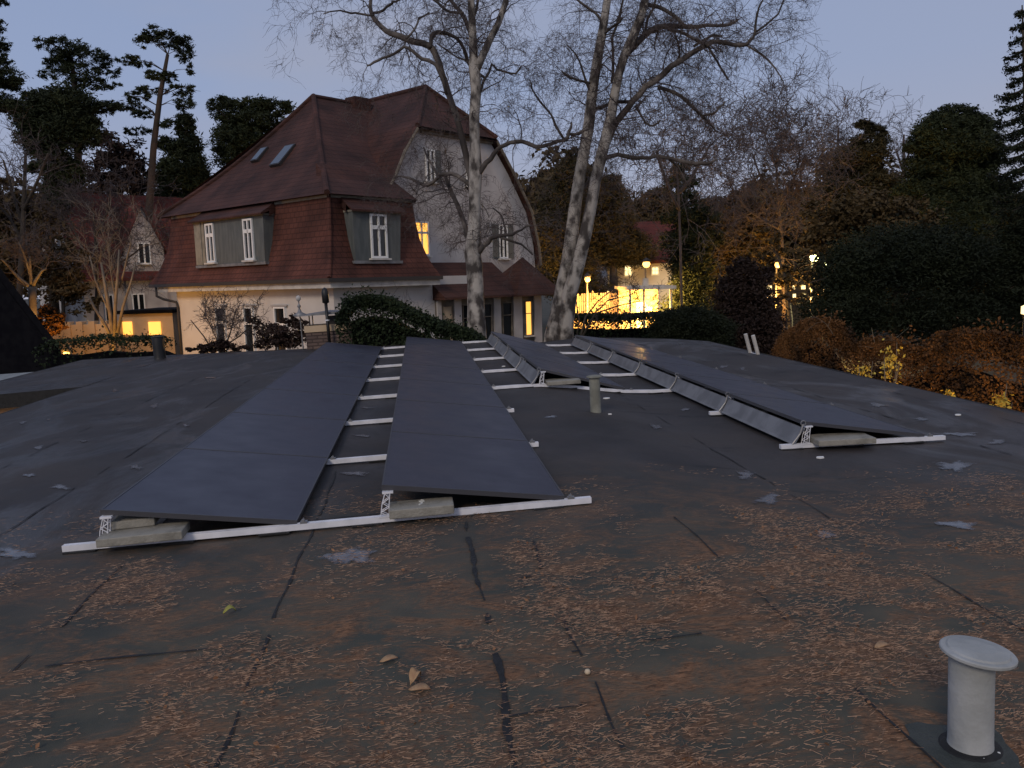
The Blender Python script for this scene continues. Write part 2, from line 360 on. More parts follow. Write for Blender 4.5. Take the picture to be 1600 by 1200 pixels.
for i in range(len(ins)):
    a, b = ins[i], ins[(i+1) % len(ins)]; wl.add([(a[0], a[1], -4.2), (b[0], b[1], -4.2), (b[0], b[1], -.3), (a[0], a[1], -.3)], [(0, 1, 2, 3)])
wl.build('outer_wall', M['cream'], bld)
lw = MB(); lw.box(-7.6, -6.7, 10.0, 10.04, -1.3, -.55); lw.box(-6.5, -6.0, 10.0, 10.04, -1.3, -.62); lw.build('lit_window', M['lit_warm'], bld)
# felt seams and laps: wobbly thin ribbons of bitumen bleed on the sheet
def ribbon(mb, X0, Y0, X1, Y1, w0, seed, gap=.25):
    q = random.Random(seed); L = math.hypot(X1-X0, Y1-Y0); k = max(2, int(L/.035)); on = True; prev = None; run = 0
    ph = q.random()*6; dx, dy = (X1-X0)/L, (Y1-Y0)/L; ww = w0
    for i in range(k+1):
        if run <= 0:
            on = q.random() > gap; run = q.randint(3, 14) if on else q.randint(2, 9)
        run -= 1; s = L*i/k
        off = .010*math.sin(s*2.3+ph)+.006*math.sin(s*9+ph*2); ww = max(.003, ww+(w0-ww)*.3+q.gauss(0, w0*.35))
        X, Y = X0+dx*s-dy*off, Y0+dy*s+dx*off
        cur = ((X-dy*ww, Y+dx*ww), (X+dy*ww, Y-dx*ww))
        if on and prev:
            vs = [prev[0], prev[1], cur[1], cur[0]]; mb.add([(a, b, zr(a)+micro(a, b)+.002) for a, b in vs], [(0, 1, 2, 3)])
        prev = cur
sm = MB()
for i, (X, a, b, w_, gp) in enumerate(((-.44, -5.5, 1.5, .010, .3), (.48, -5.5, -.15, .014, .25), (.81, -3.4, -.6, .010, .35), (1.68, -3.0, -.4, .009, .55), (-1.42, -2.9, 2.5, .008, .5), (-2.45, -2, 9, .008, .55), (2.7, -3.5, 6, .008, .6), (-3.5, 0, 13, .008, .6), (4.95, -2, 11, .008, .6), (5.9, -2, 11, .008, .6))):
    ribbon(sm, X, a, X+.01, b, w_*(.65 if X == .48 else .55), i+10, gp)
for i, (Y, a, b) in enumerate(((-1.55, -1.3, -.5), (-1.13, .5, .75), (-1.93, .5, .82), (-2.35, .48, .75), (.2, -.7, .4), (-1.9, 1.0, 1.6), (5.0, 3.0, 6.2), (7, -5, -2.6))):
    ribbon(sm, a, Y, b, Y+.02, .004, i+40, .5)
sm.build('seam', M['seam'], bld)

# puddles of standing water
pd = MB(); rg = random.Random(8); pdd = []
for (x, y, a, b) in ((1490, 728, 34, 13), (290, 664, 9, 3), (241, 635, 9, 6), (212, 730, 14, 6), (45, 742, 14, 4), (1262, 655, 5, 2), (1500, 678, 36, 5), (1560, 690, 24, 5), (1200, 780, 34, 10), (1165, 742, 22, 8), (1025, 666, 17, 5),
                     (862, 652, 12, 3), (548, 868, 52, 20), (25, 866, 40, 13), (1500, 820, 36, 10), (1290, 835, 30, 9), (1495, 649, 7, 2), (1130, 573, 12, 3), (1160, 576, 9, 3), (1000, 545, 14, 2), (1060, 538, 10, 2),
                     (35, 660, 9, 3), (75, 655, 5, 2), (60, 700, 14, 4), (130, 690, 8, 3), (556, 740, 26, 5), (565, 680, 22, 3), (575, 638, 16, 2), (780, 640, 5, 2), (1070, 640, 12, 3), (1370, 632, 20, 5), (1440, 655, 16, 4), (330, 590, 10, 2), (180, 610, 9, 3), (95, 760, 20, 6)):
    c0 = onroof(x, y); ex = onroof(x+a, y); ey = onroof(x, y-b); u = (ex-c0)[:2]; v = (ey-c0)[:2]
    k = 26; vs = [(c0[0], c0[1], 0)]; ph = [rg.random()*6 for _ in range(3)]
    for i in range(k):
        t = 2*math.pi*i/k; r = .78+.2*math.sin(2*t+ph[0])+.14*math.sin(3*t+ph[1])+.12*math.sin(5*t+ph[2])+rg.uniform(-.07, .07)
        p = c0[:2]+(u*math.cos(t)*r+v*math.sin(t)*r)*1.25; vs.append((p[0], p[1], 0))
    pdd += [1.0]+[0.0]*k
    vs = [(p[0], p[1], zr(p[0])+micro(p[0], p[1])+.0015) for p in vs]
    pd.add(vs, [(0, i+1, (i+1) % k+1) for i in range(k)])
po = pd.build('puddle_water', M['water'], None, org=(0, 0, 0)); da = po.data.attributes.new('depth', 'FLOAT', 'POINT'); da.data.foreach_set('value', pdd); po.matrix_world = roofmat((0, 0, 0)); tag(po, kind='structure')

# ------------------------------------------------------------------ solar array
L_, W_, G_ = 1.74, 1.11, .5115
ROWS = [('leftmost row', -G_-W_, 0, 7), ('second row from the left', 0.0, 0, 7), ('third row from the left', 1.74, 3, 4), ('rightmost row', 3.50, 1, 6)]
HI, LO = .235, .062
def module():
    t = thing('solar_panel', 'x', 'solar panel', (0, 0, 0), group='black solar panels on the flat roof')
    b = MB(); l, w_, h = L_-.006, W_+.01, .03; e = .009
    b.box(0, w_, 0, e, -h, 0); b.box(0, w_, l-e, l, -h, 0); b.box(0, e, e, l-e, -h, 0); b.box(w_-e, w_, e, l-e, -h, 0)
    b.build('frame', M['module_frame'], t)
    MB().box(e, w_-e, e, l-e, -.008, -.003).build('glass', M['cells'], t)
    return t
proto = module(); first = True
ORD = ['nearest', 'second', 'third', 'fourth', 'fifth', 'sixth', 'farthest']
for (rn, X0, k0, nk) in ROWS:
    for i in range(nk):
        o = proto if first else copy_tree(proto); first = False
        zA, zB = zr(X0)+HI, zr(X0+W_)+LO
        a = math.atan2(zB-zA, W_)
        base = np.array([X0, (k0+i)*L_+.003, zA])
        o.matrix_world = roofmat(base) @ Matrix.Rotation(-a, 4, 'Y')
        wd = 'farthest' if i == nk-1 else ORD[i]
        o['label'] = ('%s black solar panel of the %s%s' % (wd, rn, ' counting away from the camera' if 0 < i < nk-1 else ''))
# mounting rails with their lattice brackets and clamps
def bracket_mb():
    m = MB(); h = HI-.094
    for y in (-.02, .02):
        m.tube([(0.0, y, .0), (.012, y, h*.5), (.035, y, h)], .0032, 5); m.tube([(.05, y, .0), (.055, y, h*.5), (.065, y, h)], .0032, 5)
        zz = [0, .2, .4, .6, .8, 1.0]
        for i in range(5):
            a = (.0+.035*zz[i]**1.5, y, zz[i]*h) if i % 2 else (.05+.015*zz[i], y, zz[i]*h)
            b = (.05+.015*zz[i+1], y, zz[i+1]*h) if i % 2 else (.0+.035*zz[i+1]**1.5, y, zz[i+1]*h)
            m.tube([a, b], .0028, 5)
    m.box(.02, .085, -.024, .024, h, h+.012)
    m.box(-.01, .07, -.024, .024, -.006, .003)
    return m
def clamp_mb():
    m = MB(); m.box(-.02, .02, -.018, .018, 0, .014); m.box(-.012, .006, -.012, .012, .014, .024); m.tube([(0, 0, .01), (0, 0, .034)], .0035, 6)
    return m
RH = .036
brm = bracket_mb(); brmesh = brm.build('lattice_bracket', M['alu']).data; clm = clamp_mb().build('clamp', M['galv']).data
for o in list(C.objects):
    if o.type == 'MESH' and o.name in ('lattice_bracket', 'clamp') and not o.parent: bpy.data.objects.remove(o)
def rail(k, Xa, Xb, rows, label):
    Y = k*L_; t = thing('mounting_rail', label, 'rail', (Xa, Y, zr(Xa)), group='pale aluminium mounting rails', roof=True)
    m = MB(); step = .5; X = Xa; q = max(2, int((Xb-Xa)/.35)); P = [(Xa+(Xb-Xa)*i/q) for i in range(q+1)]
    for i in range(q):
        a, b = P[i], P[i+1]; za, zb = zr(a)+.008, zr(b)+.008
        for (y0, y1, h0, h1) in ((-.02, .02, 0, RH-.006), (-.02, -.005, RH-.006, RH), (.005, .02, RH-.006, RH)):
            m.hexa([(a, Y+y0, za+h0), (b, Y+y0, zb+h0), (b, Y+y1, zb+h0), (a, Y+y1, za+h0), (a, Y+y0, za+h1), (b, Y+y0, zb+h1), (b, Y+y1, zb+h1), (a, Y+y1, za+h1)])
    m.build('rail_bar', M['alu'], t, org=(Xa, Y, zr(Xa)))
    for X in np.arange(Xa+.1, Xb-.05, .55):
        MB().box(X-.09, X+.09, Y-.045, Y+.045, zr(X)-.002, zr(X)+.008).build('rubber_pad', M['seam'], t, org=(Xa, Y, zr(Xa)))
    for X0 in rows:
        for (me, X) in ((brmesh, X0-.02), (clm, X0+W_+.035)):
            o = bpy.data.objects.new(me.name.split('.')[0], me); C.objects.link(o); o.parent = t; o.location = (X-Xa, 0, zr(X)+.008+RH-zr(Xa)-.002)
XA = -G_-W_-.23
for k in range(8):
    if k < 3:
        rail(k, XA, W_+.085 if k else 1.27, [ROWS[0][1], 0], ['pale aluminium rail across the front of the two left panel rows, carrying the concrete slabs', 'aluminium rail showing in the gap of the two left rows, first behind the front rail', 'aluminium rail showing in the gap of the two left rows, second behind the front rail'][k])
        if k: rail(k, 3.28, 4.78 if k == 1 else 4.60, [3.5], ['', 'aluminium rail under the near end of the rightmost panel row, by the big pale puddle', 'aluminium rail under the rightmost row, next behind its near end'][k])
    else:
        rail(k, XA, 4.60, [r[1] for r in ROWS], {3: 'long aluminium rail running in front of the third row and behind the small grey pipe', 4: 'long aluminium rail across all four rows, next behind the small grey pipe',
             5: 'long aluminium rail across all four rows, third from the back', 6: 'long aluminium rail across all four rows, second from the back', 7: 'farthest aluminium rail across all four rows, by the far roof edge'}[k])
# wind deflector sheets behind the high edges of the two right rows
for (rn, X0, k0, nk, lab) in ((0, 1.74, 3, 4, 'long grey sheet metal deflector along the third panel row'), (0, 3.50, 1, 6, 'long grey sheet metal deflector along the rightmost panel row')):
    t = thing('wind_deflector', lab, 'metal sheet', (X0, k0*L_, zr(X0)), group='sheet metal wind deflectors', roof=True)
    for i in range(nk):
        Ya, Yb = (k0+i)*L_-.02, (k0+i+1)*L_-.03; z = zr(X0)
        pr = [(X0-.115, z+.045), (X0-.09, z+.055), (X0-.015, z+.175), (X0-.003, z+.178)]
        m = MB()
        for a, b in zip(pr[:-1], pr[1:]):
            m.hexa([(a[0], Ya, a[1]-.0015), (b[0], Ya, b[1]-.0015), (b[0], Yb, b[1]-.0015), (a[0], Yb, a[1]-.0015), (a[0], Ya, a[1]), (b[0], Ya, b[1]), (b[0], Yb, b[1]), (a[0], Yb, a[1])])
        m.build('sheet', M['galv'], t, org=(X0, k0*L_, zr(X0)))
        h = MB(); Yh = (k0+i)*L_+.0
        h.tube([(X0-.12, Yh-.02, z+.05), (X0-.05, Yh-.02, z+.135), (X0-.02, Yh-.02, z+.215)], .009, 6)
        h.tube([(X0-.02+.022*math.cos(q), Yh-.02, z+.225+.022*math.sin(q)) for q in np.linspace(0, 2*math.pi, 11)], .005, 5, cap=False)
        h.build('hook', M['galv'], t, org=(X0, k0*L_, zr(X0)))
# concrete ballast slabs
def slab(X, Y, z, lx, ly, lz, rz, label, mark=False, tilt=0):
    t = thing('concrete_slab', label, 'slab', (0, 0, 0), group='concrete ballast slabs')
    t.matrix_world = roofmat((X, Y, z)) @ Matrix.Rotation(rz, 4, 'Z') @ Matrix.Rotation(tilt, 4, 'Y')
    m = MB(); q = random.Random(int(X*100)); nx = 8
    m.box(0, lx, -ly/2, ly/2, 0, lz); m.build('slab_body', M['concrete'], t, bevel=.006)
    if mark:
        k = MB(); pts = [(.18, -.03), (.2, .0), (.185, .03), (.205, .055), (.19, .07)]
        for (a, b), (c, d) in zip(pts[:-1], pts[1:]): k.tube([(a, b, lz+.001), (c, d, lz+.001)], [.006, .004], 5)
        k.tube([(.178, .045, lz+.001), (.212, .035, lz+.001)], .004, 5); k.build('chalk_mark', M['mark'], t)
slab(.035, -.005, .046, .385, .20, .055, 0, 'rectangular concrete slab with a pale scuff mark, on the front rail under the second row', True)
slab(-G_-W_+.0, -.03, .046, .47, .21, .05, .04, 'lower concrete slab on the left end of the front rail', False)
slab(-G_-W_+.03, .12, .098, .24, .20, .05, .1, 'small concrete slab lying on top of another at the left end of the front rail')
slab(1.80, 3*L_-.01, zr(1.9)+.046, .42, .26, .05, -.03, 'concrete slab under the near end of the third panel row')
slab(3.56, L_-.01, zr(3.7)+.046, .50, .28, .05, -.05, 'concrete slab under the near end of the rightmost panel row', tilt=.02)
slab(3.58, 2*L_-.01, zr(3.7)+.046, .42, .26, .05, 0, 'concrete slab on the second rail under the rightmost panel row')

# ------------------------------------------------------------------ vent pipes on the roof
def vent(p, r, h, rc, hc, label, mt, collar=False, n=40):
    z0 = p[2]; t = thing('vent_pipe', label, 'vent pipe', (p[0], p[1], z0), roof=True, group='round vent pipes on the roof')
    MB().lathe([(r*1.05, -.01), (r*1.02, .012), (r, .03), (r*.99, h*.5), (r, h-.02), (r*.98, h-.006)], n).build('pipe', mt, t, smooth=True)
    c = MB().lathe([(r*.9, h-.012), (rc*.97, h-.011), (rc, h-.008), (rc, h-.001), (rc*.97, h+.002), (rc*.84, h+.003), (rc*.80, h+.008), (rc*.45, h+.013), (0.0001, h+.014)], n); co = c.build('cap', mt, t)
    if collar: co.rotation_euler = (.03, .11, 0); co.location = (-.02, 0, .008)
    if collar:
        k = MB(); q = random.Random(3); N_ = 24; vs = [(0, 0, .006)]
        for i in range(N_):
            a = 2*math.pi*i/N_; rr = .135/max(abs(math.cos(a+.3)), abs(math.sin(a+.3)))*q.uniform(.93, 1.05); vs.append((rr*math.cos(a)-.03, rr*math.sin(a)-.01, .006))
        k.slab([v for v in vs[1:]], .008); k.build('felt_collar', M['felt_patch'], t)
        f = MB()
        for i in range(14):
            a = q.uniform(3.7, 5.6); rr = r*1.02+q.uniform(0, .012); s_ = q.uniform(.002, .007)
            f.lathe([(.0002, s_*.5), (s_*1.1, s_*.3), (s_*1.5, 0)], 5, (rr*math.cos(a), rr*math.sin(a), .008))
        f.build('flaked_paint', M['chip'], t)
        k2 = MB(); k2.lathe([(r*1.02, .012), (r*1.32, .010), (r*1.4, .006)], 24); k2.build('bitumen_ring', M['seam'], t)
    return t
pp = onroof(1516, 1168); vent(pp, .061, .30, .101, .016, 'big pale grey vent pipe with a wide tilted cap at the bottom right corner', M['zinc'], True)
pp = onroof(931, 643); vent(pp, .056, .37, .082, .02, 'small mossy grey vent pipe standing between the second and rightmost panel rows', M['zinc_old'])
pp = onroof(250, 560); vent(pp, .13, .50, .15, .03, 'short dark vent pipe near the far left roof edge, in front of the white house', M['black_metal'], n=20)

# small pale flakes lying about the roof
def flake(x, y, a, label):
    c0 = onroof(x, y); q = random.Random(int(x)); m = MB(); k = 9
    vs = [(a*math.cos(6.283*i/k)*q.uniform(.7, 1.2), .7*a*math.sin(6.283*i/k)*q.uniform(.7, 1.2), .012) for i in range(k)]
    m.slab(vs, .011); o = m.build('white_stone', M['chip']); o.matrix_world = roofmat(c0); tag(o, label, 'stone', 'small white stones on the roof')
flake(953, 648, .02, 'tiny white stone at the foot of the small mossy vent pipe')
flake(787, 573, .03, 'small white stone in the gap left of the third panel row')
flake(948, 623, .04, 'pale white stone right of the small mossy pipe, before the long rail')
flake(1282, 716, .035, 'pale white stone in front of the rightmost row end')
flake(1497, 649, .035, 'pale white stone beyond the rightmost row, near the right roof edge')
# notable leaves and pebbles
def leafthing(x, y, a, mt, label, lift=.02, rz=.4, name='fallen_leaf'):
    c0 = onroof(x, y); m = MB(); n_ = 9; top = []; bot = []
    for i in range(n_):
        s_ = i/(n_-1); w_ = a*.42*math.sin(math.pi*s_)**.8; X = (s_-.5)*a*2*.8; z = lift*math.sin(math.pi*s_)*(.5+s_)
        top.append((X, w_, z+lift*.6)); bot.append((X, -w_, z+lift*.3))
    mid = [((t_[0]), 0, t_[2]-lift*.5) for t_ in top]
    m.add(top+mid+bot, [(i, i+1, n_+i+1, n_+i) for i in range(n_-1)]+[(n_+i, n_+i+1, 2*n_+i+1, 2*n_+i) for i in range(n_-1)])
    o = m.build(name, mt, smooth=True); md = o.modifiers.new('solid', 'SOLIDIFY'); md.thickness = .0015
    o.matrix_world = roofmat(c0+np.array([0, 0, .006])) @ Matrix.Rotation(rz, 4, 'Z'); tag(o, label, 'leaf', 'fallen leaves on the roof')
leafthing(359, 960, .035, M['leaf_ylw'], 'single yellow green leaf lying on the dark left part of the roof')
leafthing(650, 1068, .045, M['leaf_tan'], 'curled tan leaf among the needles at the bottom centre', .03, 1.0)
leafthing(656, 1082, .05, M['leaf_tan'], 'broad pinkish tan leaf just in front of the curled one', .012, -.2)
leafthing(608, 1035, .045, M['leaf_tan'], 'flat ochre leaf a little left of the curled tan leaf', .01, .25)
leafthing(1378, 1014, .04, M['leaf_tan'], 'small tan leaf left of the big vent pipe cap', .01, .1)
c0 = onroof(918, 1052); o = MB().lathe([(.0002, .016), (.008, .014), (.0115, .006), (.009, 0)], 12).build('pebble', M['pebble'], smooth=True); o.matrix_world = roofmat(c0); tag(o, 'round cream pebble on a needle clump right of the bottom centre', 'pebble')

# pine needles (too many to count) and leaf litter crumbs
rng = np.random.default_rng(5)
def value_noise(P, s, seed):
    r = np.random.default_rng(seed); T = r.random((64, 64)); q = P*s; i = np.floor(q).astype(int); f = q-i; f = f*f*(3-2*f)
    g = lambda a, b: T[a % 64, b % 64]
    return (g(i[:, 0], i[:, 1])*(1-f[:, 0])+g(i[:, 0]+1, i[:, 1])*f[:, 0])*(1-f[:, 1])+(g(i[:, 0], i[:, 1]+1)*(1-f[:, 0])+g(i[:, 0]+1, i[:, 1]+1)*f[:, 0])*f[:, 1]
NN = 330000
P = np.stack([rng.uniform(-4.5, 5.5, NN), rng.uniform(-4.0, 1.5, NN)], 1)
near = np.clip((1.0-P[:, 1])/2.6, 0, 1)*np.clip((P[:, 0]+3.6)/2.6, .12, 1)
dens = .55*value_noise(P, 2.3, 1)+.3*value_noise(P, 6.1, 2)+.2*value_noise(P, 15, 3)
keep = (dens+rng.uniform(-.15, .15, NN) > .62-.03*near) & (rng.random(NN) < near)
P = P[keep]; n = len(P)
zz = np.array([zr(x) for x in P[:, 0]])+rng.uniform(.002, .014, n)
ang = np.where(rng.random(n) < .75, rng.normal(.05, .35, n), rng.normal(0, 1.2, n)); ll = rng.uniform(.003, .021, n)**1.0; ww = rng.uniform(.0003, .001, n)
d = np.stack([np.cos(ang), np.sin(ang), rng.normal(0, .09, n)], 1); s_ = np.stack([-np.sin(ang), np.cos(ang), np.zeros(n)], 1)
c = np.stack([P[:, 0], P[:, 1], zz], 1)
V = np.stack([c-d*ll[:, None]-s_*ww[:, None], c+d*ll[:, None]-s_*ww[:, None], c+d*ll[:, None]+s_*ww[:, None]+[0, 0, .001], c-d*ll[:, None]+s_*ww[:, None]+[0, 0, .001]], 1).reshape(-1, 3)
o = npmesh('pine_needle_litter', V, 4, M['needle']); o.matrix_world = roofmat((0, 0, 0)); tag(o, 'dry brown pine needles strewn over the near part of the felt roof', 'litter', kind='stuff')
NN = 9000
P = np.stack([rng.uniform(-3.5, 5.0, NN), rng.uniform(-4.0, 1.0, NN)], 1)
dens = .55*value_noise(P, 2.3, 1)+.3*value_noise(P, 6.1, 2)+.2*value_noise(P, 15, 3); near = np.clip((.6-P[:, 1])/2.4, 0, 1)*np.clip((P[:, 0]+3.2)/2.6, .1, 1)
keep = (dens > .56) & (rng.random(NN) < near*.5); P = P[keep]; c = np.stack([P[:, 0], P[:, 1], np.array([zr(x) for x in P[:, 0]])+rng.uniform(.004, .012, len(P))], 1)
o = npmesh('leaf_litter', leafquads(rng, c, .022, .013, .55), 4, M['litter']); o.matrix_world = roofmat((0, 0, 0)); tag(o, 'crumbs of brown dry leaves between the pine needles on the near roof', 'litter', kind='stuff')

# ------------------------------------------------------------------ things at the far roof edge
# brick chimney with a flat metal cowl
p0 = onroof(508, 549); cx, cy = p0[0], 14.1
t = thing('chimney', 'low brick chimney with pale band and raised sheet metal cowl at the far roof edge', 'chimney', (cx, cy, -.1), roof=True)
wx = .50
MB().box(-wx, wx, -.35, .35, -.2, .46).build('brick_stack', M['brick'], t)
MB().box(-wx-.02, wx+.02, -.37, .37, .462, .60).build('band', M['cream'], t)
lg = MB()
for sx in (-1, 1):
    for sy in (-1, 1): MB().box(sx*.40-.012, sx*.40+.012, sy*.28-.012, sy*.28+.012, .6, .83).build('cowl_leg', M['black_metal'], t)
MB().box(-.05, wx-.1, -.2, .2, .6, .78).build('flue_box', M['black_metal'], t)
cw = MB(); cw.add([(-.68, -.45, .83), (.62, -.45, .83), (.62, .45, .83), (-.68, .45, .83), (0, -.45, .90), (0, .45, .90)], [(0, 4, 5, 3), (4, 1, 2, 5), (0, 1, 4), (3, 5, 2), (0, 3, 2, 1)]); cw.build('cowl', M['galv'], t)
t = thing('flue_pipe', 'thin black flue pipe rising in front of the brick chimney', 'pipe', (cx+.02, cy-.55, 0), roof=True)
MB().tube([(0, 0, -.02), (0, 0, .98)], .035, 12).build('pipe', M['black_metal'], t, smooth=True)
MB().lathe([(.04, .98), (.075, 1.0), (.075, 1.22), (.05, 1.3), (.0005, 1.33)], 14).build('terminal', M['black_metal'], t, smooth=True)
MB().lathe([(.037, .60), (.045, .6), (.045, .63), (.037, .63)], 14).build('clip', M['alu'], t)
# bare-metal wind vane like ornament left of the chimney
t = thing('roof_ornament', 'slender glassy ornament with a pale ball on top, left of the chimney cowl', 'ornament', (cx-.62, cy-.1, -.05), roof=True)
MB().tube([(0, 0, 0), (0, 0, 1.15)], .015, 8).build('post', M['galv'], t)
MB().lathe([(.02, .80), (.15, .78), (.16, .80), (.05, .86), (.02, .95), (.045, .99), (.02, 1.04)], 14).build('shade', M['galv'], t, smooth=True)
MB().lathe([(.001, 1.10), (.04, 1.12), (.062, 1.17), (.04, 1.22), (.001, 1.24)], 14).build('ball', M['trim_white'], t, smooth=True)
# ladder leaning on the right roof edge
a = onroof(1180, 553); b = np.array([6.42, a[1]+.05, 0])
t = thing('ladder', 'pale ladder whose two stile ends stick up over the right roof edge', 'ladder', (6.35, a[1], -3.9), roof=True)
la = MB(); lb = MB(); top = np.array([-.08-.15, -.05, 3.95]); bot = np.array([.85, .25, 0])
for dy in (0, .34): MB().tube([bot+[0, dy, 0], top+[0, dy, 0]], .035, 8).build('stile', M['trim_white'], t)
for i in range(12):
    q = bot+(top-bot)*(.05+.86*i/11); MB().tube([q, q+[0, .34, 0]], .014, 6).build('rung', M['alu'], t)

# ------------------------------------------------------------------ the big house
def frame(o, u0, u1, z0, z1, ax, pos, bars, name='window', lit=None, parent=None, tw=.055, fm=None):
    """window in a wall; ax 'x' = wall along x at y=pos facing -y, ax 'y' = wall along y at x=pos facing -x"""
    def bx(mb, a, b, c, d, e, f):
        if ax == 'x': mb.box(a, b, pos+c, pos+d, e, f)
        else: mb.box(pos+c, pos+d, a, b, e, f)
    fr = MB(); bx(fr, u0, u0+tw, -.05, .03, z0, z1); bx(fr, u1-tw, u1, -.05, .03, z0, z1); bx(fr, u0+tw, u1-tw, -.05, .03, z0, z0+tw); bx(fr, u0+tw, u1-tw, -.05, .03, z1-tw, z1)
    for (a, b, c, d) in bars: bx(fr, a, b, -.048, .02, c, d)
    w_ = fr.build('window', fm or M['win_white'], parent)
    gl = MB(); bx(gl, u0+.02, u1-.02, .0, .012, z0+.02, z1-.02); gl.build('pane', lit or M['glass_dark'], w_)
    sl = MB(); bx(sl, u0-.08, u1+.08, -.12, .02, z0-.06, z0-.003); sl.build('sill', M['trim_white'], w_)
    return w_
HC = (-5.39, 25.0, 0); HA = R_(48.9)
H = thing('mansard_house', 'big pale house with dark red mansard roof, dormers and a white half hipped gable', 'house', HC, HA)
# walls of the left wing
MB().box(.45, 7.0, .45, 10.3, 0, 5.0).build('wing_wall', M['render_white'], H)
# eaves box and gutter
ev = MB(); ev.box(.02, 4.6, .0, 10.9, 4.70, 4.93); ev.build('eaves_board', M['trim_white'], H)
gt = MB(); gt.box(-.10, 4.66, -.10, .0, 4.88, 5.0); gt.box(-.10, .0, .0, 11.4, 4.88, 5.0); gt.build('gutter', M['gutter'], H)
# mansard skirt
def lerp(a, b, t): return tuple(a[i]+(b[i]-a[i])*t for i in range(3))
ZE, ZT = 5.0, 7.55; INS = .62
low = [(-.05, -.05, ZE), (4.62, -.05, ZE), (4.62, 11.5, ZE), (-.05, 11.5, ZE)]
prof = [(0, 0), (.12, .22), (.30, .62), (.48, 1.25), (.57, 1.9), (INS, ZT-ZE)]
sk = MB()
def ring(i, z): return [(-.05+i, -.05+i, z), (4.62-i, -.05+i, z), (4.62-i, 11.5-i*1.6, z), (-.05+i, 11.5-i*1.6, z)]
for (i0, z0), (i1, z1) in zip(prof[:-1], prof[1:]):
    a, b = ring(i0, ZE+z0), ring(i1, ZE+z1)
    for k in range(4): sk.add([a[k], a[(k+1) % 4], b[(k+1) % 4], b[k]], [(0, 1, 2, 3)])
sk.build('mansard_skirt', M['tile_red'], H)
hp = MB()
hp.tube([(-.05+i, -.05+i, ZE+z+.02) for i, z in prof], .06, 8); hp.build('hip_tiles', M['tile_red'], H)
# cornice strip under the upper roof
cn = MB(); c0_ = INS-.10
cn.box(c0_, 4.62-c0_, c0_, c0_+.08, ZT-.09, ZT+.02); cn.box(c0_, c0_+.08, c0_+.08, 10.4, ZT-.09, ZT+.02); cn.build('cornice', M['slate_pale'], H)
# upper hipped roof
RA = (4.06, 5.8, 11.78); RB = (9.5, 5.8, 11.78); o_ = .32
E0, E1, E3 = (o_, o_, ZT), (4.0, o_, ZT), (o_, 11.1, ZT)
up = MB()
def quadgrid(mb, a, b, c, d, n=8, m=8, sag=0):
    a, b, c, d = map(np.array, (a, b, c, d)); base = len(mb.v)
    for j in range(m+1):
        for i in range(n+1):
            s_, t_ = i/n, j/m; p = (a*(1-s_)+b*s_)*(1-t_)+(d*(1-s_)+c*s_)*t_; z = p[2]-sag*math.sin(math.pi*t_)*1.0
            mb.v.append((p[0], p[1], z))
    for j in range(m):
        for i in range(n): q = base+j*(n+1)+i; mb.f.append((q, q+1, q+n+2, q+n+1))
quadgrid(up, E3, E0, RA, RA, 10, 8, .28)                       # left hip
# right slope: ends at a verge near u=4 in front of the gable, runs on behind it
zs = lambda s: ZT+(s-o_)*(11.78-ZT)/(5.8-o_)
nn_ = 24; rows_ = []
for j in range(nn_+1):
    t_ = j/nn_; s_ = o_+(5.8-o_)*t_; ul = o_+(4.06-o_)*t_; ur = 4.0 if s_ < 1.5 else 8.2; z_ = ZT+(11.78-ZT)*t_-.28*math.sin(math.pi*t_)
    rows_.append([(ul, s_, z_), (max(4.0, ul), s_, z_), (ur, s_, z_)])
for j in range(nn_):
    a_, b_ = rows_[j], rows_[j+1]; up.add([a_[0], a_[1], b_[1], b_[0]], [(0, 1, 2, 3)])
    if a_[2][0] > 5: up.add([a_[1], a_[2], b_[2], b_[1]], [(0, 1, 2, 3)])
quadgrid(up, (9.5, 11.1, ZT), E3, RA, RB, 4, 4, 0)             # rear slope
up.add([(4.0, o_, ZT), (4.0, 1.55, zs(1.55)-.2), (4.0, 1.55, ZT-.1), (4.0, o_+.1, ZT-.1)], [(0, 1, 2, 3)])
up.add([(o_, o_, ZT-.002), (4.0, o_, ZT-.002), (4.0, 11.1, ZT-.002), (o_, 11.1, ZT-.002)], [(0, 1, 2, 3)])
up.build('upper_roof', M['tile_brown'], H)
hp = MB(); 
def sagline(a, b, sag, n=8): return [tuple(np.array(a)*(1-i/n)+np.array(b)*(i/n)-np.array([0, 0, sag*math.sin(math.pi*i/n)-.03])) for i in range(n+1)]
hp.tube(sagline(E0, RA, .28), .09, 8); hp.tube(sagline(E3, RA, .28), .09, 8); hp.tube([RA, RB], .09, 8); hp.build('ridge_tiles', M['tile_brown'], H)
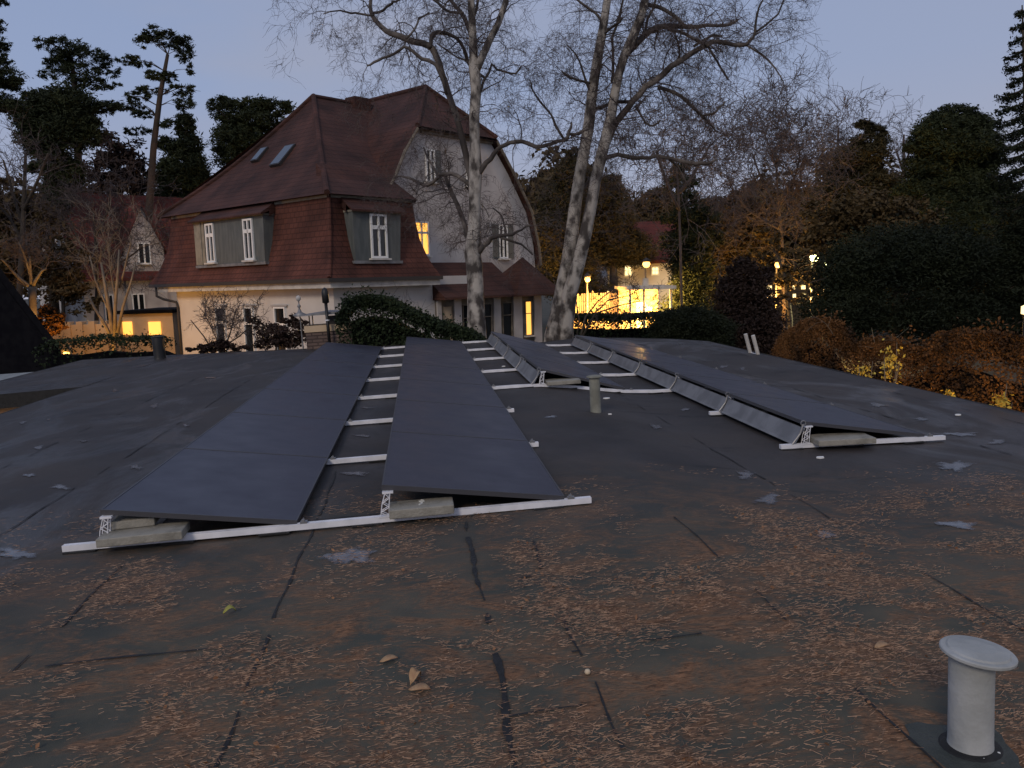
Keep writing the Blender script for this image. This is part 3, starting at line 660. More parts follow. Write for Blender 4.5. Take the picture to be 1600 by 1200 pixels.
# lower flare of the upper roof above each dormer, dormer bodies
def dormer(ax, a, b, z0, z1, front, wins, split=None):
    # body: front face splayed like the photo (wider at the top on the right)
    d = MB()
    def P(u, w_, z): return (u, w_, z) if ax == 'x' else (w_, u, z)
    spl = .07
    pts = [P(a+spl*.3, front, z0), P(b-spl, front, z0), P(b-spl, front+.9, z0), P(a+spl*.3, front+.9, z0), P(a-.02, front, z1), P(b+.03, front, z1), P(b+.03, front+.9, z1), P(a-.02, front+.9, z1)]
    if ax == 'y': pts = [pts[i] for i in (0, 3, 2, 1, 4, 7, 6, 5)]
    d.hexa(pts); D = d.build('dormer', M['slate_green'], H)
    base = MB(); q = [P(a-.06, front-.03, z0-.09), P(b+.02, front-.03, z0-.09), P(b+.02, front+.5, z0-.09), P(a-.06, front+.5, z0-.09), P(a-.06, front-.03, z0), P(b+.02, front-.03, z0), P(b+.02, front+.5, z0), P(a-.06, front+.5, z0)]
    if ax == 'y': q = [q[i] for i in (0, 3, 2, 1, 4, 7, 6, 5)]
    base.hexa(q); base.build('flashing', M['galv'], D)
    tp = MB(); q = [P(a-.05, front-.03, z1), P(b+.06, front-.03, z1), P(b+.06, front+.5, z1), P(a-.05, front+.5, z1), P(a-.05, front-.03, z1+.06), P(b+.06, front-.03, z1+.06), P(b+.06, front+.5, z1+.06), P(a-.05, front+.5, z1+.06)]
    if ax == 'y': q = [q[i] for i in (0, 3, 2, 1, 4, 7, 6, 5)]
    tp.hexa(q); tp.build('head_board', M['slate_pale'], D)
    # roof flare
    rf = MB(); n_ = 6; base = 0; zt = zs(o_+1.5) if True else 0
    rows = []
    for j in range(n_+1):
        t_ = j/n_; w0 = front-.16+(o_+1.55-front+.16)*t_; zz = z1+.07+(zs(o_+1.55)-.14-z1)*(t_**1.15)
        ex = .16*(1-t_); rows.append((P(a-ex, w0, zz), P(b+ex, w0, zz)))
    for j in range(n_):
        A, B = rows[j]; D2, C2 = rows[j+1]; rf.add([A, B, C2, D2], [(0, 1, 2, 3)])
        lo = [(p[0], p[1], min(p[2], ZT)-.3 if j else p[2]-.06) for p in (A, B)]; lo2 = [(p[0], p[1], ZT-.3) for p in (D2, C2)]
        rf.add([A, lo[0], lo2[0], D2], [(0, 1, 2, 3)]); rf.add([B, C2, lo2[1], lo[1]], [(0, 1, 2, 3)])
    rf.add([rows[0][0], rows[0][1], tuple(np.array(rows[0][1])-[0, 0, .06]), tuple(np.array(rows[0][0])-[0, 0, .06])], [(0, 1, 2, 3)])
    rf.build('dormer_roof', M['tile_brown'], D)
    for (u0, u1, za, zb) in wins:
        um = (u0+u1)/2; zt = zb-(zb-za)*.30; frame(None, u0, u1, za, zb, ax, front-.01, [(um-.03, um+.03, za+.05, zb-.05), (u0+.05, u1-.05, zt-.06, zt+.06)], parent=D, tw=.065)
    if split:
        s_ = MB(); q0, q1 = split
        if ax == 'y': s_.box(front-.02, front-.003, q0, q1, z0+.02, z1-.01); s_.box(front-.05, front-.021, q0+.18, q0+.26, z0+.02, z1-.01)
        s_.build('pale_boarding', M['slate_pale'], D)
dormer('y', 3.55, 8.0, 5.62, 7.12, .12, [(6.62, 7.16, 5.70, 7.06), (4.14, 4.70, 5.70, 7.06)], (7.3, 7.98))
dormer('x', 1.10, 3.02, 5.52, 7.02, .12, [(1.74, 2.40, 5.60, 6.98)])
# roof windows on the left slope
for (sy, sz, l_, w_) in ((6.95, 9.62, .62, .36), (5.15, 9.36, .95, .52)):
    # plane of the left hip: goes from (o_, *, ZT) to RA
    th = math.atan2(11.78-ZT, 4.06-o_); u = o_+(sz-ZT+.28*.9)/math.tan(th)
    m = MB(); ca, sa = math.cos(th-.04), math.sin(th-.04); nrm = np.array([-sa, 0, ca]); up_ = np.array([ca, 0, sa]); cc = np.array([u, sy, sz])+nrm*.06
    def rect(hl, hw, n0, n1):
        P_ = []
        for nn in (n0, n1):
            for (i, j) in ((-1, -1), (1, -1), (1, 1), (-1, 1)): P_.append(tuple(cc+up_*i*hl+np.array([0, 1, 0])*j*hw+nrm*nn))
        return P_
    m.hexa(rect(l_/2+.05, w_/2+.05, -.35, .02)); fr = m.build('roof_window', M['gutter'], H)
    MB().hexa(rect(l_/2, w_/2, .021, .03)).build('pane', M['glass_sky'], fr)
# chimney stack on the main ridge
MB().box(5.75, 6.55, 5.5, 6.1, 10.8, 12.0).build('chimney_stack', M['tile_brown'], H)
# ground floor windows in the left wall
for (a, b) in ((6.85, 7.5), (5.0, 5.6), (3.05, 3.70)):
    m_ = (a+b)/2; w_ = frame(None, a, b, 2.3, 4.12, 'y', .44, [(a+.05, b-.05, 3.50, 3.60)], parent=H)
    MB().box(.38, .449, a-.14, b+.14, 4.13, 4.19).build('lintel', M['render_grey'], w_)
# downpipe
dp = MB(); dp.tube([(-.03, 10.95, 4.88), (-.03, 10.95, 4.55), (.12, 10.7, 4.42), (.38, 10.25, 4.30), (.40, 10.18, 4.1), (.40, 10.18, .1)], .05, 8); dp.build('downpipe', M['gutter'], H, smooth=True)
# half hipped gable block
GU, GS = 7.2, 1.5
gp = [(2.4, 0), (2.4, 5.3), (2.85, 7.0), (4.15, 8.5), (4.6, 9.3), (5.35, 10.2), (8.95, 10.2), (10.0, 9.0), (11.1, 7.5), (11.5, 6.2), (11.6, 5.3), (11.6, 0)]
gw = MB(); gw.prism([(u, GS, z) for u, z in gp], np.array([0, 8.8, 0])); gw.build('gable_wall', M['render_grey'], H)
rp = [(5.05, 10.22), (4.42, 9.4), (3.95, 8.55), (2.5, 6.6), (2.2, 5.4)]; rr = [(9.2, 10.2), (10.1, 9.12), (11.22, 7.60), (11.62, 6.2), (11.72, 5.45)]
ro = MB(); y0, y1 = GS-.22, 10.5; APZ = 12.12
ro.add([(7.2, 3.05, APZ), (7.2, 9.0, APZ), (5.05, y1, 10.22), (5.05, y0, 10.22)], [(0, 1, 2, 3)])
ro.add([(7.2, 3.05, APZ), (9.2, y0, 10.2), (9.2, y1, 10.2), (7.2, 9.0, APZ)], [(0, 1, 2, 3)])
ro.add([(5.05, y0, 10.22), (9.2, y0, 10.2), (7.2, 3.05, APZ)], [(0, 1, 2)])
ro.add([(5.05, y0, 10.12), (9.2, y0, 10.10), (9.2, GS+.02, 10.2), (5.05, GS+.02, 10.2)], [(0, 1, 2, 3)])
for pr, sgn in ((rp, -1), (rr, 1)):
    for (a, b), (c, d) in zip(pr[:-1], pr[1:]):
        ro.hexa([(a, y0, b-.07), (c, y0, d-.07), (c, y1, d-.07), (a, y1, b-.07), (a, y0, b), (c, y0, d), (c, y1, d), (a, y1, b)])
ro.build('gable_roof', M['tile_brown'], H)
vb = MB()
for pr in (rp, rr): vb.tube([(a, y0+.0, b-.09) for a, b in pr], .055, 6)
vb.box(5.35, 9.1, GS-.10, GS-.003, 10.02, 10.16); vb.build('verge_board', M['bark_grey'], H)
hp = MB(); hp.tube([(5.05, y0, 10.24), (7.2, 3.05, APZ+.03), (9.2, y0, 10.24)], .09, 8); hp.tube([(7.2, 3.05, APZ+.03), (7.2, 9.0, APZ+.03)], .09, 8); hp.build('gable_ridge_tiles', M['tile_brown'], H)
gwin = []
for (a, b, z0, z1, lit) in ((5.55, 6.0, 8.35, 9.5, None), (7.62, 8.05, 8.35, 9.5, None), (4.85, 5.55, 5.75, 6.95, M['lit_warm']), (9.35, 9.85, 5.65, 6.98, None)):
    m_ = (a+b)/2; zt = z1-(z1-z0)*.33
    w_ = frame(None, a, b, z0, z1, 'x', GS-.012, [(m_-.035, m_+.035, z0+.05, z1-.05), (a+.05, b-.05, zt-.04, zt+.04)], parent=H, lit=lit)
    if lit is None:
        for q0, q1 in ((b+.02, b+.02+(b-a)*.62),) if z0 > 8 else ((a-.35, a-.02), (b+.02, b+.36)):
            MB().box(q0, q1, GS-.045, GS-.01, z0, z1).build('shutter', M['slate_green'], w_)
# low porch in front of the gable
PZ = 4.2
MB().box(4.75, 10.6, .42, 1.49, 0, PZ).build('porch_wall', M['bark_grey'], H)
for a_, b_ in ((4.78, 4.98), (5.62, 5.98), (6.82, 6.94), (7.72, 8.1), (8.85, 9.35), (10.1, 10.55)): MB().box(a_, b_, .36, .419, 0, PZ-.05).build('porch_pillar', M['render_grey'], H)
pr = MB(); pr.add([(4.66, -.15, PZ+.05), (8.9, -.15, PZ+.05), (8.9, 1.49, 5.5), (4.66, 1.49, 5.5)], [(0, 1, 2, 3)])
pr.add([(4.66, -.15, PZ-.03), (8.9, -.15, PZ-.03), (8.9, -.15, PZ+.05), (4.66, -.15, PZ+.05)], [(0, 1, 2, 3)])
pr.add([(4.66, -.15, PZ-.03), (4.66, 1.49, PZ-.03), (8.9, 1.49, PZ-.03), (8.9, -.15, PZ-.03)], [(0, 1, 2, 3)])
pr.add([(4.66, -.15, PZ-.03), (4.66, -.15, PZ+.05), (4.66, 1.49, 5.5), (4.66, 1.49, PZ-.03)], [(0, 1, 2, 3)])
ap = (9.9, .75, 5.68); q = [(8.3, -.3, PZ+.02), (11.2, -.3, PZ+.02), (11.3, 1.6, PZ+.25), (8.5, 1.6, PZ+.3)]
for i in range(4): pr.add([q[i], q[(i+1) % 4], ap], [(0, 1, 2)])
pr.add([(a, b, PZ-.04) for a, b, c in q], [(3, 2, 1, 0)])
for i in range(4):
    a, b = q[i], q[(i+1) % 4]; pr.add([(a[0], a[1], PZ-.04), (b[0], b[1], PZ-.04), b, a], [(0, 1, 2, 3)])
pr.build('porch_roof', M['tile_brown'], H)
for (a, b, lit) in ((5.05, 5.55, M['cream']), (6.05, 6.75, None), (7.0, 7.6, None), (8.2, 8.75, None), (9.55, 9.95, M['lit_warm'])):
    m_ = (a+b)/2; frame(None, a, b, 2.6, 3.95, 'x', .41, [(a+.03, b-.03, 3.45, 3.48)], parent=H, lit=lit, tw=.028, fm=M['bark_grey'])

# ------------------------------------------------------------------ neighbouring house at the left
def hat(px, py, Y): p = at(px, py, Y); return p
NC = at(137, 520, 46); NCz = (NC[0], NC[1], 0); NA = R_(45)
Nb = thing('neighbour_house', 'steep red roofed house with pale gables half hidden by trees on the left', 'house', NCz, NA)
zt_ = at(102, 303, 49)[2]; LN = 11.5; WN = 8.0; EZ = 6.0
wv = MB(); wv.prism([(0, 0, 0), (0, WN, 0), (0, WN, EZ), (0, WN/2, zt_), (0, 0, EZ)], np.array([LN, 0, 0])); wv.build('house_wall', M['render_grey'], Nb)
rv = MB(); rv.slab([(-.25, -.45, EZ-.5), (LN+.3, -.45, EZ-.5), (LN+.3, WN/2, zt_+.16), (-.25, WN/2, zt_+.16)], .16); rv.slab([(-.25, WN+.45, EZ-.5), (-.25, WN/2, zt_+.16), (LN+.3, WN/2, zt_+.16), (LN+.3, WN+.45, EZ-.5)], .16)
rv.build('house_roof', M['tile_far'], Nb)
cg = MB(); gx = 3.4; hw = 1.15; gz = at(232, 322, 48.4)[2]; gb = at(232, 388, 48.4)[2]
cg.prism([(gx-hw, -.12, 0), (gx+hw, -.12, 0), (gx+hw, -.12, gb), (gx, -.12, gz), (gx-hw, -.12, gb)], np.array([0, 3.6, 0])); cg.build('cross_gable', M['render_grey'], Nb)
cr2 = MB(); cr2.slab([(gx-hw-.2, -.35, gb-.2), (gx, -.35, gz+.15), (gx, 3.6, gz+.15), (gx-hw-.2, 3.6, gb-.2)], .12); cr2.slab([(gx+hw+.2, -.35, gb-.2), (gx+hw+.2, 3.6, gb-.2), (gx, 3.6, gz+.15), (gx, -.35, gz+.15)], .12)
cr2.build('cross_roof', M['tile_far'], Nb)
for (a, b, z0, z1) in ((3.05, 3.75, 6.3, 7.5), (2.5, 3.2, 3, 4.6), (1.0, 1.5, 3, 4.6), (6.5, 7.4, 3, 4.6)):
    m_ = (a+b)/2; frame(None, a, b, z0, z1, 'x', -.14 if 2 < a < 5 else -.02, [(m_-.04, m_+.04, z0, z1)], parent=Nb)
# lit garden wall with a gate between lamps, in front of the neighbour house
def lit_wall():
    Y = 33; a, b = at(88, 525, Y), at(262, 525, Y); zt2 = at(130, 507, Y)[2]
    t = thing('garden_wall', 'low rendered garden wall glowing orange under a street lamp at the left', 'wall', (a[0], Y, 0))
    L = b[0]-a[0]; m = MB(); m.box(0, L*.55, 0, .25, 0, zt2); m.build('wall_panel', M['cream'], t)
    m = MB()
    for i in range(6): MB().box(L*.55*i/5-.12, L*.55*i/5+.12, -.06, .31, 0, zt2+.12).build('pillar', M['cream'], t)
    t2 = thing('garage', 'low dark garage with two bright orange windows beside the garden wall', 'garage', (a[0]+L*.57, Y, 0))
    m = MB(); m.box(0, L*.46, .3, 4, 0, zt2+.35); m.build('garage_wall', M['cream'], t2)
    m = MB(); m.box(-.1, L*.46+.1, .1, 4.2, zt2+.36, zt2+.5); m.build('garage_roof', M['dark_roof'], t2)
    for (x0, x1) in ((186, 201), (229, 246)):
        p0, p1 = at(x0, 524, Y), at(x1, 503, Y)
        m = MB(); m.box(p0[0]-a[0]-L*.57, p1[0]-a[0]-L*.57, .24, .295, p0[2], p1[2]); m.build('lit_window', M['lit_warm'], t2)
lit_wall()
# near dark roof at the left edge
def near_roof():
    Y = 24.0; a = at(-70, 325, Y); c = at(95, 545, Y)
    o = np.array([c[0]-3, Y, 0]); t = thing('dark_gable_house', 'pitch black steep gable cutting in at the left picture edge', 'house', o)
    dv = np.array([a[0], Y, 0]); dv /= np.linalg.norm(dv); dv = np.array([dv[0]-.3, dv[1], 0])*6
    top = a-o; rgt = c-o; lft = np.array([2*a[0]-c[0], Y, c[2]])-o; up = np.array([0, 0, .3]); off = np.array([0, .12, 0])
    m = MB(); m.prism([top, rgt, rgt-up, top-up*1.4, lft-up, lft], dv); m.build('roof_slope', M['dark_roof'], t)
    q = rgt-up; q2 = lft-up
    m = MB(); m.prism([np.array([q[0]-.1, 0, 0])+off, q-[.1, 0, 0]+off, top-up*1.5+off, q2+[.1, 0, 0]+off, np.array([q2[0]+.1, 0, 0])+off], dv*.95); m.build('house_wall', M['dark_roof'], t)
near_roof()
# pale flat roof of the garage beyond the left wing
t = thing('flat_garage', 'garage with a pale grey flat roof beyond the left wing of the foreground roof', 'garage', (-13.2, 12.0, -.35), roof=True)
MB().box(-6, 4.4, 0, 5.0, -.18, 0).build('pale_roof', M['neighbour_roof'], t)
MB().box(-5.8, 4.2, .2, 4.8, -3.8, -.185).build('garage_wall', M['render_grey'], t)

# ------------------------------------------------------------------ vegetation
def blob_pts(rng, cx, cy, rx, ry, Y, n, depth=1.0, clumps=None, sig=.16, base=None):
    """points clumped in an ellipsoid given in picture size at distance Y"""
    c = at(cx, cy, Y); k = np.linalg.norm(at(cx+1, cy, Y)-c); A = np.array([rx*k, rx*k*depth, ry*k])
    m = clumps or max(6, int(n/60))
    u = rng.normal(size=(m, 3)); u /= np.linalg.norm(u, axis=1)[:, None]; u *= rng.uniform(.25, 1.0, m)[:, None]**.55
    cc = u*A; idx = rng.integers(0, m, n); s_ = sig*A.min()*rng.uniform(.6, 1.6, m)
    p = cc[idx]+rng.normal(size=(n, 3))*s_[idx][:, None]*np.array([1.25, 1.25, .75])
    return c+p
def tree(name, label, cat, Y, trunk, blobs, leaf, bark, dens=1.0, ln=.3, wd=.12, depth=.8, seed=1, group=None, limbs=True, up=.3, sig=.16):
    pn = leaf in (M['pine'], M['spruce'], M['thuja'])
    if pn: dens *= 2.2; ln *= .8; wd *= .5; sig = .15
    rng = np.random.default_rng(seed)
    b = at(trunk[0][0], trunk[0][1], Y); org = (b[0], Y, 0)
    t = thing(name, label, cat, org, group=group)
    m = MB(); pts = [np.array([b[0], Y, -.1])]; rad = [trunk[0][2]*Y/FPX*.6]
    tp = []
    for (x, y, w_) in trunk:
        q = at(x, y, Y); pts.append(q); rad.append(w_*Y/FPX*.5); tp.append(q)
    m.tube(pts, rad, 8); m.build('trunk', bark, t, org=org, smooth=True)
    br = MB(); P = []
    for (cx, cy, rx, ry) in blobs:
        yy = Y+rng.uniform(-1, 1)*.25*rx*Y/FPX
        n = int(dens*rx*ry*2.2); n = max(60, min(n, 14000)); P.append(blob_pts(rng, cx, cy, rx*1.08, ry*1.1, yy, n, depth, sig=sig, clumps=int(n/22)+4 if pn else None))
        if limbs:
            c = at(cx, cy, yy); tt = [tp[i_]+(tp[i_+1]-tp[i_])*f_ for i_ in range(len(tp)-1) for f_ in (0, .2, .4, .6, .8)]+[tp[-1]]; q = min(tt, key=lambda a: abs(a[2]-(c[2]-.3*abs(c[0]-a[0]))))
            for _ in range(2):
                e_ = c+rng.normal(size=3)*np.array([rx, rx*.5, ry*.6])*Y/FPX*.6; mid = (q+e_)/2+[0, 0, .15*abs(e_[0]-q[0])]; r0 = max(.015, min(rad[-1], rx*Y/FPX*.035)); br.tube([q, mid, e_], [r0, r0*.7, r0*.25], 5)
    if limbs: br.build('branches', bark, t, org=org)
    P = np.concatenate(P); npmesh('crown', leafquads(rng, P, ln, wd, up), 4, leaf, t, org=org)
    return t
PG = 'tall pines behind the left houses'
tree('pine_tree', 'tall pine with a broad flat open crown above the neighbour roof, second from the left', 'tree', 52, [(125, 420, 16), (122, 330, 13), (122, 230, 11), (118, 150, 9), (112, 90, 5)],
     [(95, 72, 38, 12), (135, 88, 38, 14), (165, 110, 22, 10), (90, 100, 22, 12), (115, 118, 34, 15), (150, 130, 24, 10), (75, 118, 12, 8), (180, 134, 14, 4), (100, 92, 26, 8)], M['pine'], M['bark_pine'], .55, .42, .13, seed=1, group=PG, sig=.2)
tree('pine_tree', 'dense dark bushy pine in front of the open crowned one at the left', 'tree', 48, [(80, 430, 14), (78, 330, 12), (80, 240, 9), (90, 170, 6)],
     [(100, 165, 48, 26), (60, 185, 35, 22), (110, 205, 42, 30), (65, 220, 34, 22), (140, 190, 18, 10), (60, 150, 22, 10), (85, 250, 30, 15), (55, 262, 16, 8), (165, 168, 26, 8), (90, 300, 20, 30), (110, 270, 20, 20)], M['pine'], M['bark_dark'], 1.5, .36, .14, seed=2, group=PG)
tree('pine_tree', 'slender leaning pine with layered plates of needles left of the big house', 'tree', 50, [(228, 430, 14), (233, 330, 12), (240, 230, 10), (250, 150, 8), (262, 85, 5)],
     [(240, 50, 18, 8), (270, 62, 26, 12), (288, 80, 14, 14), (225, 62, 12, 12), (205, 95, 20, 7), (222, 100, 14, 5), (296, 108, 6, 9), (240, 118, 14, 8), (262, 120, 16, 9), (235, 140, 20, 6), (283, 140, 24, 7), (215, 150, 22, 6), (200, 165, 26, 7), (285, 160, 18, 10), (222, 178, 22, 6), (290, 185, 14, 10), (215, 205, 20, 6), (265, 195, 18, 8)],
     M['pine'], M['bark_pine'], .7, .40, .12, seed=3, group=PG, sig=.2)
tree('fir_tree', 'broad dark evergreen filling in behind the slender pine', 'tree', 56, [(285, 430, 14), (288, 300, 10), (292, 190, 4)],
     [(290, 200, 14, 16), (292, 230, 24, 18), (288, 260, 34, 22), (285, 292, 40, 24), (265, 270, 26, 20), (310, 285, 20, 20), (260, 225, 16, 10), (270, 315, 48, 16)], M['pine'], M['bark_dark'], 1.3, .45, .16, seed=4, group=PG)
tree('deciduous_tree', 'dull brown dry leaved tree between the left pines', 'tree', 58, [(185, 430, 10), (185, 300, 8), (185, 220, 4)], [(180, 230, 34, 24), (190, 262, 40, 22), (160, 265, 30, 25), (180, 295, 50, 20), (215, 285, 24, 20)], M['purple'], M['bark_dark'], .7, .4, .15, seed=5)
tree('pine_tree', 'wide topped pine rising behind the left slope of the mansard roof', 'tree', 60, [(385, 430, 16), (385, 300, 14), (385, 220, 8)], [(345, 160, 22, 9), (365, 175, 34, 16), (400, 165, 26, 12), (430, 168, 26, 12), (405, 190, 44, 18), (365, 205, 26, 16), (385, 220, 50, 20), (350, 235, 16, 9), (400, 250, 60, 25)], M['pine'], M['bark_pine'], 1.1, .45, .16, seed=6, group=PG)
tree('pine_tree', 'dark pine branches reaching in from the upper left picture edge', 'tree', 34, [(-60, 430, 26), (-55, 200, 22), (-50, 20, 12)], [(-5, 70, 16, 12), (5, 95, 12, 8), (0, 120, 34, 14), (15, 130, 22, 9), (-10, 160, 40, 14), (20, 170, 24, 6), (-20, 40, 22, 12), (2, 3, 12, 5)], M['pine'], M['bark_dark'], 1.2, .25, .09, seed=7, group=PG)
tree('deciduous_tree', 'dark leafy understorey tree at the left edge below the pines', 'tree', 44, [(10, 480, 10), (15, 350, 8), (20, 280, 4)], [(5, 330, 40, 35), (40, 345, 40, 30), (75, 350, 30, 30), (20, 390, 50, 35), (60, 410, 40, 30), (100, 440, 30, 30), (10, 440, 50, 30)], M['brownleaf'], M['bark_dark'], .7, .32, .15, seed=8)

RG = 'trees beyond the garden on the right'
tree('thuja_tree', 'broad brownish dark conifer directly behind the leaning birch trunks', 'tree', 49, [(900, 500, 16), (898, 380, 10), (896, 260, 4)], [(896, 245, 12, 14), (893, 275, 26, 22), (885, 315, 38, 28), (880, 360, 48, 30), (885, 410, 52, 34), (900, 450, 50, 22), (925, 300, 22, 26)], M['thuja'], M['bark_dark'], 2.0, .3, .12, seed=11, group=RG)
tree('thuja_tree', 'second brownish conifer just right of the birch trunks', 'tree', 51, [(960, 500, 16), (958, 380, 10), (955, 290, 4)], [(955, 285, 18, 12), (952, 310, 28, 20), (950, 345, 40, 26), (955, 385, 48, 30), (985, 390, 40, 26)], M['thuja'], M['bark_dark'], 1.7, .3, .12, seed=12, group=RG)
tree('deciduous_tree', 'rusty brown rounded tree above the lit garages', 'tree', 58, [(1025, 440, 10), (1025, 380, 8), (1025, 310, 4)], [(1025, 310, 26, 18), (1022, 335, 36, 22), (1030, 365, 40, 20)], M['brownleaf'], M['bark_dark'], 1.2, .35, .15, seed=13, group=RG)
tree('pine_tree', 'narrow dark green pine right of the lit garages', 'tree', 44, [(1075, 500, 8), (1072, 380, 7), (1068, 250, 3)], [(1062, 262, 14, 10), (1065, 285, 26, 12), (1072, 310, 20, 12), (1080, 340, 44, 16), (1080, 375, 46, 22), (1078, 410, 36, 24), (1080, 445, 32, 24), (1075, 480, 36, 22)], M['pine'], M['bark_dark'], 1.3, .3, .12, seed=14, group=RG)
tree('deciduous_tree', 'wide dull brown tree mass in the middle distance right of the narrow pine', 'tree', 50, [(1140, 480, 12), (1140, 380, 9), (1140, 320, 4)], [(1130, 320, 34, 20), (1150, 340, 40, 26), (1110, 345, 30, 20), (1180, 345, 30, 20), (1140, 375, 50, 26), (1125, 405, 30, 20), (1190, 375, 26, 16)], M['brownleaf'], M['bark_dark'], .9, .36, .16, seed=15, group=RG)
tree('pine_tree', 'brown tinged pine with a flat crooked top left of the largest dark pine', 'tree', 50, [(1350, 520, 16), (1352, 380, 12), (1355, 230, 6)], [(1350, 196, 16, 8), (1368, 205, 18, 9), (1360, 222, 28, 14), (1350, 245, 42, 18), (1335, 265, 36, 16), (1350, 290, 50, 24), (1320, 310, 50, 26), (1370, 320, 50, 30)], M['thuja'], M['bark_pine'], 1.4, .34, .13, seed=16, group=RG)
tree('pine_tree', 'largest dark round topped pine on the right', 'tree', 46, [(1490, 560, 20), (1492, 400, 16), (1495, 250, 8)], [(1490, 180, 36, 14), (1475, 200, 44, 18), (1520, 200, 32, 18), (1455, 215, 34, 12), (1500, 230, 60, 24), (1440, 230, 28, 10), (1470, 260, 55, 24), (1530, 255, 34, 24), (1490, 295, 70, 30), (1440, 300, 40, 20), (1480, 340, 80, 35), (1545, 320, 40, 40)], M['pine'], M['bark_dark'], 1.7, .32, .12, seed=17, group=RG)
# drooping spruce at the right edge
def spruce():
    Y = 30; rng = np.random.default_rng(21); base = at(1612, 600, Y); org = (base[0], Y, 0); t = thing('spruce_tree', 'dark spruce with drooping tiered branches at the right picture edge', 'tree', org, group=RG)
    top = at(1597, 8, Y); m = MB(); m.tube([(base[0], Y, -.1), at(1612, 400, Y), top], [.28, .2, .02], 8); m.build('trunk', M['bark_dark'], t, org=org)
    br = MB(); P = []
    H_ = top[2]; k = Y/FPX
    for i in range(26):
        f = i/25; z = H_-.15-f*(H_-2.5)*.95; rad = .25+2.1*f**.8
        xx = top[0]+(base[0]-top[0])*min(1, f*1.5); nb = 5 if i < 6 else 7
        for j in range(nb):
            a = j*2*math.pi/nb+i*2.4+rng.uniform(-.2, .2); R1 = rad*rng.uniform(.75, 1.15)
            pts = [np.array([xx, Y, z]), np.array([xx+math.cos(a)*R1*.4, Y+math.sin(a)*R1*.4, z-.16*R1-.05]), np.array([xx+math.cos(a)*R1*.8, Y+math.sin(a)*R1*.8, z-.30*R1]), np.array([xx+math.cos(a)*R1, Y+math.sin(a)*R1, z-.22*R1])]
            br.tube(pts, [.03, .022, .012, .004], 4)
            for q0, q1, w_ in ((pts[0], pts[1], .8), (pts[1], pts[2], 1.2), (pts[2], pts[3], .9)):
                nn = int(70*R1/1.2*w_); s_ = rng.uniform(0, 1, nn)[:, None]; lat = np.array([-math.sin(a), math.cos(a), 0])*rng.normal(0, .11*R1, nn)[:, None]
                P.append(q0+(q1-q0)*s_+lat+np.array([0, 0, 1.])*(-np.abs(rng.normal(0, .11, nn)))[:, None])
    br.build('branches', M['bark_dark'], t, org=org); npmesh('crown', leafquads(rng, np.concatenate(P), .17, .05, .2), 4, M['spruce'], t, org=org)
spruce()
# dark garden trees nearer the roof on the right
tree('yew_tree', 'wide black green evergreen behind the rusty hedge at the right', 'tree', 30, [(1400, 600, 18), (1400, 480, 14), (1400, 400, 6)], [(1395, 400, 90, 44), (1330, 430, 60, 40), (1460, 400, 80, 44), (1400, 470, 110, 50), (1520, 440, 70, 60), (1480, 500, 90, 40), (1320, 490, 60, 40), (1590, 400, 40, 70), (1590, 500, 40, 50)], M['spruce'], M['bark_dark'], 1.0, .2, .09, seed=22, group=RG)
tree('deciduous_tree', 'olive brown tree with thin dry foliage above the black green evergreen', 'tree', 36, [(1340, 520, 12), (1345, 420, 9), (1350, 350, 5)], [(1300, 340, 46, 28), (1350, 335, 56, 34), (1400, 345, 56, 34), (1330, 375, 60, 32), (1380, 375, 60, 30), (1290, 380, 34, 24), (1430, 370, 44, 30)], M['brownleaf'], M['bark_dark'], .55, .26, .12, seed=23, group=RG)
tree('conical_shrub', 'reddish black cone shaped shrub left of the ladder tops', 'shrub', 26, [(1168, 560, 10), (1168, 480, 8), (1168, 430, 3)], [(1165, 425, 24, 20), (1165, 450, 38, 24), (1168, 480, 48, 28), (1170, 512, 52, 26), (1172, 545, 54, 20), (1200, 430, 8, 14)], M['purple'], M['bark_dark'], 3.0, .10, .06, seed=24)
tree('domed_shrub', 'black rounded bush left of the reddish cone shrub', 'shrub', 24, [(1080, 560, 10), (1080, 520, 8), (1080, 500, 3)], [(1075, 500, 46, 20), (1055, 515, 40, 20), (1100, 515, 46, 20), (1080, 535, 60, 16)], M['spruce'], M['bark_dark'], 3.0, .10, .06, seed=25)
def grow(mb, rng, p, d, L, r, lev, droop=.0, n=5, wob=.25, split=(3, 5), minr=.004, sides=4, spread=.8, upb=0, taper=.35):
    pts = [p]; rad = [r]; d = d/np.linalg.norm(d)
    for i in range(n):
        d = d+rng.normal(size=3)*wob*.5; d[2] += upb*.1-droop*(i+1)/n*.35; d /= np.linalg.norm(d)
        pts.append(pts[-1]+d*L/n); rad.append(max(minr*.6, r*(1-(1-taper)*(i+1)/n)))
    mb.tube(pts, rad, max(3, sides), cap=False)
    if lev > 0:
        k = rng.integers(split[0], split[1]+1)
        for j in range(k):
            f = rng.uniform(.2, 1.0); i = min(n-1, int(f*n)); q = pts[i]+(pts[i+1]-pts[i])*(f*n-i if i < n else 0); dd = pts[i+1]-pts[i]; dd /= np.linalg.norm(dd)
            o_ = rng.normal(size=3); o_ -= dd*(o_@dd); o_ /= np.linalg.norm(o_)+1e-9
            grow(mb, rng, q, dd*(1-spread*.5)+o_*spread+np.array([0, 0, upb]), L*rng.uniform(.4, .75), max(minr, rad[i]*.55), lev-1, droop, max(3, n-1), wob, split, minr, 3, spread, upb, taper)
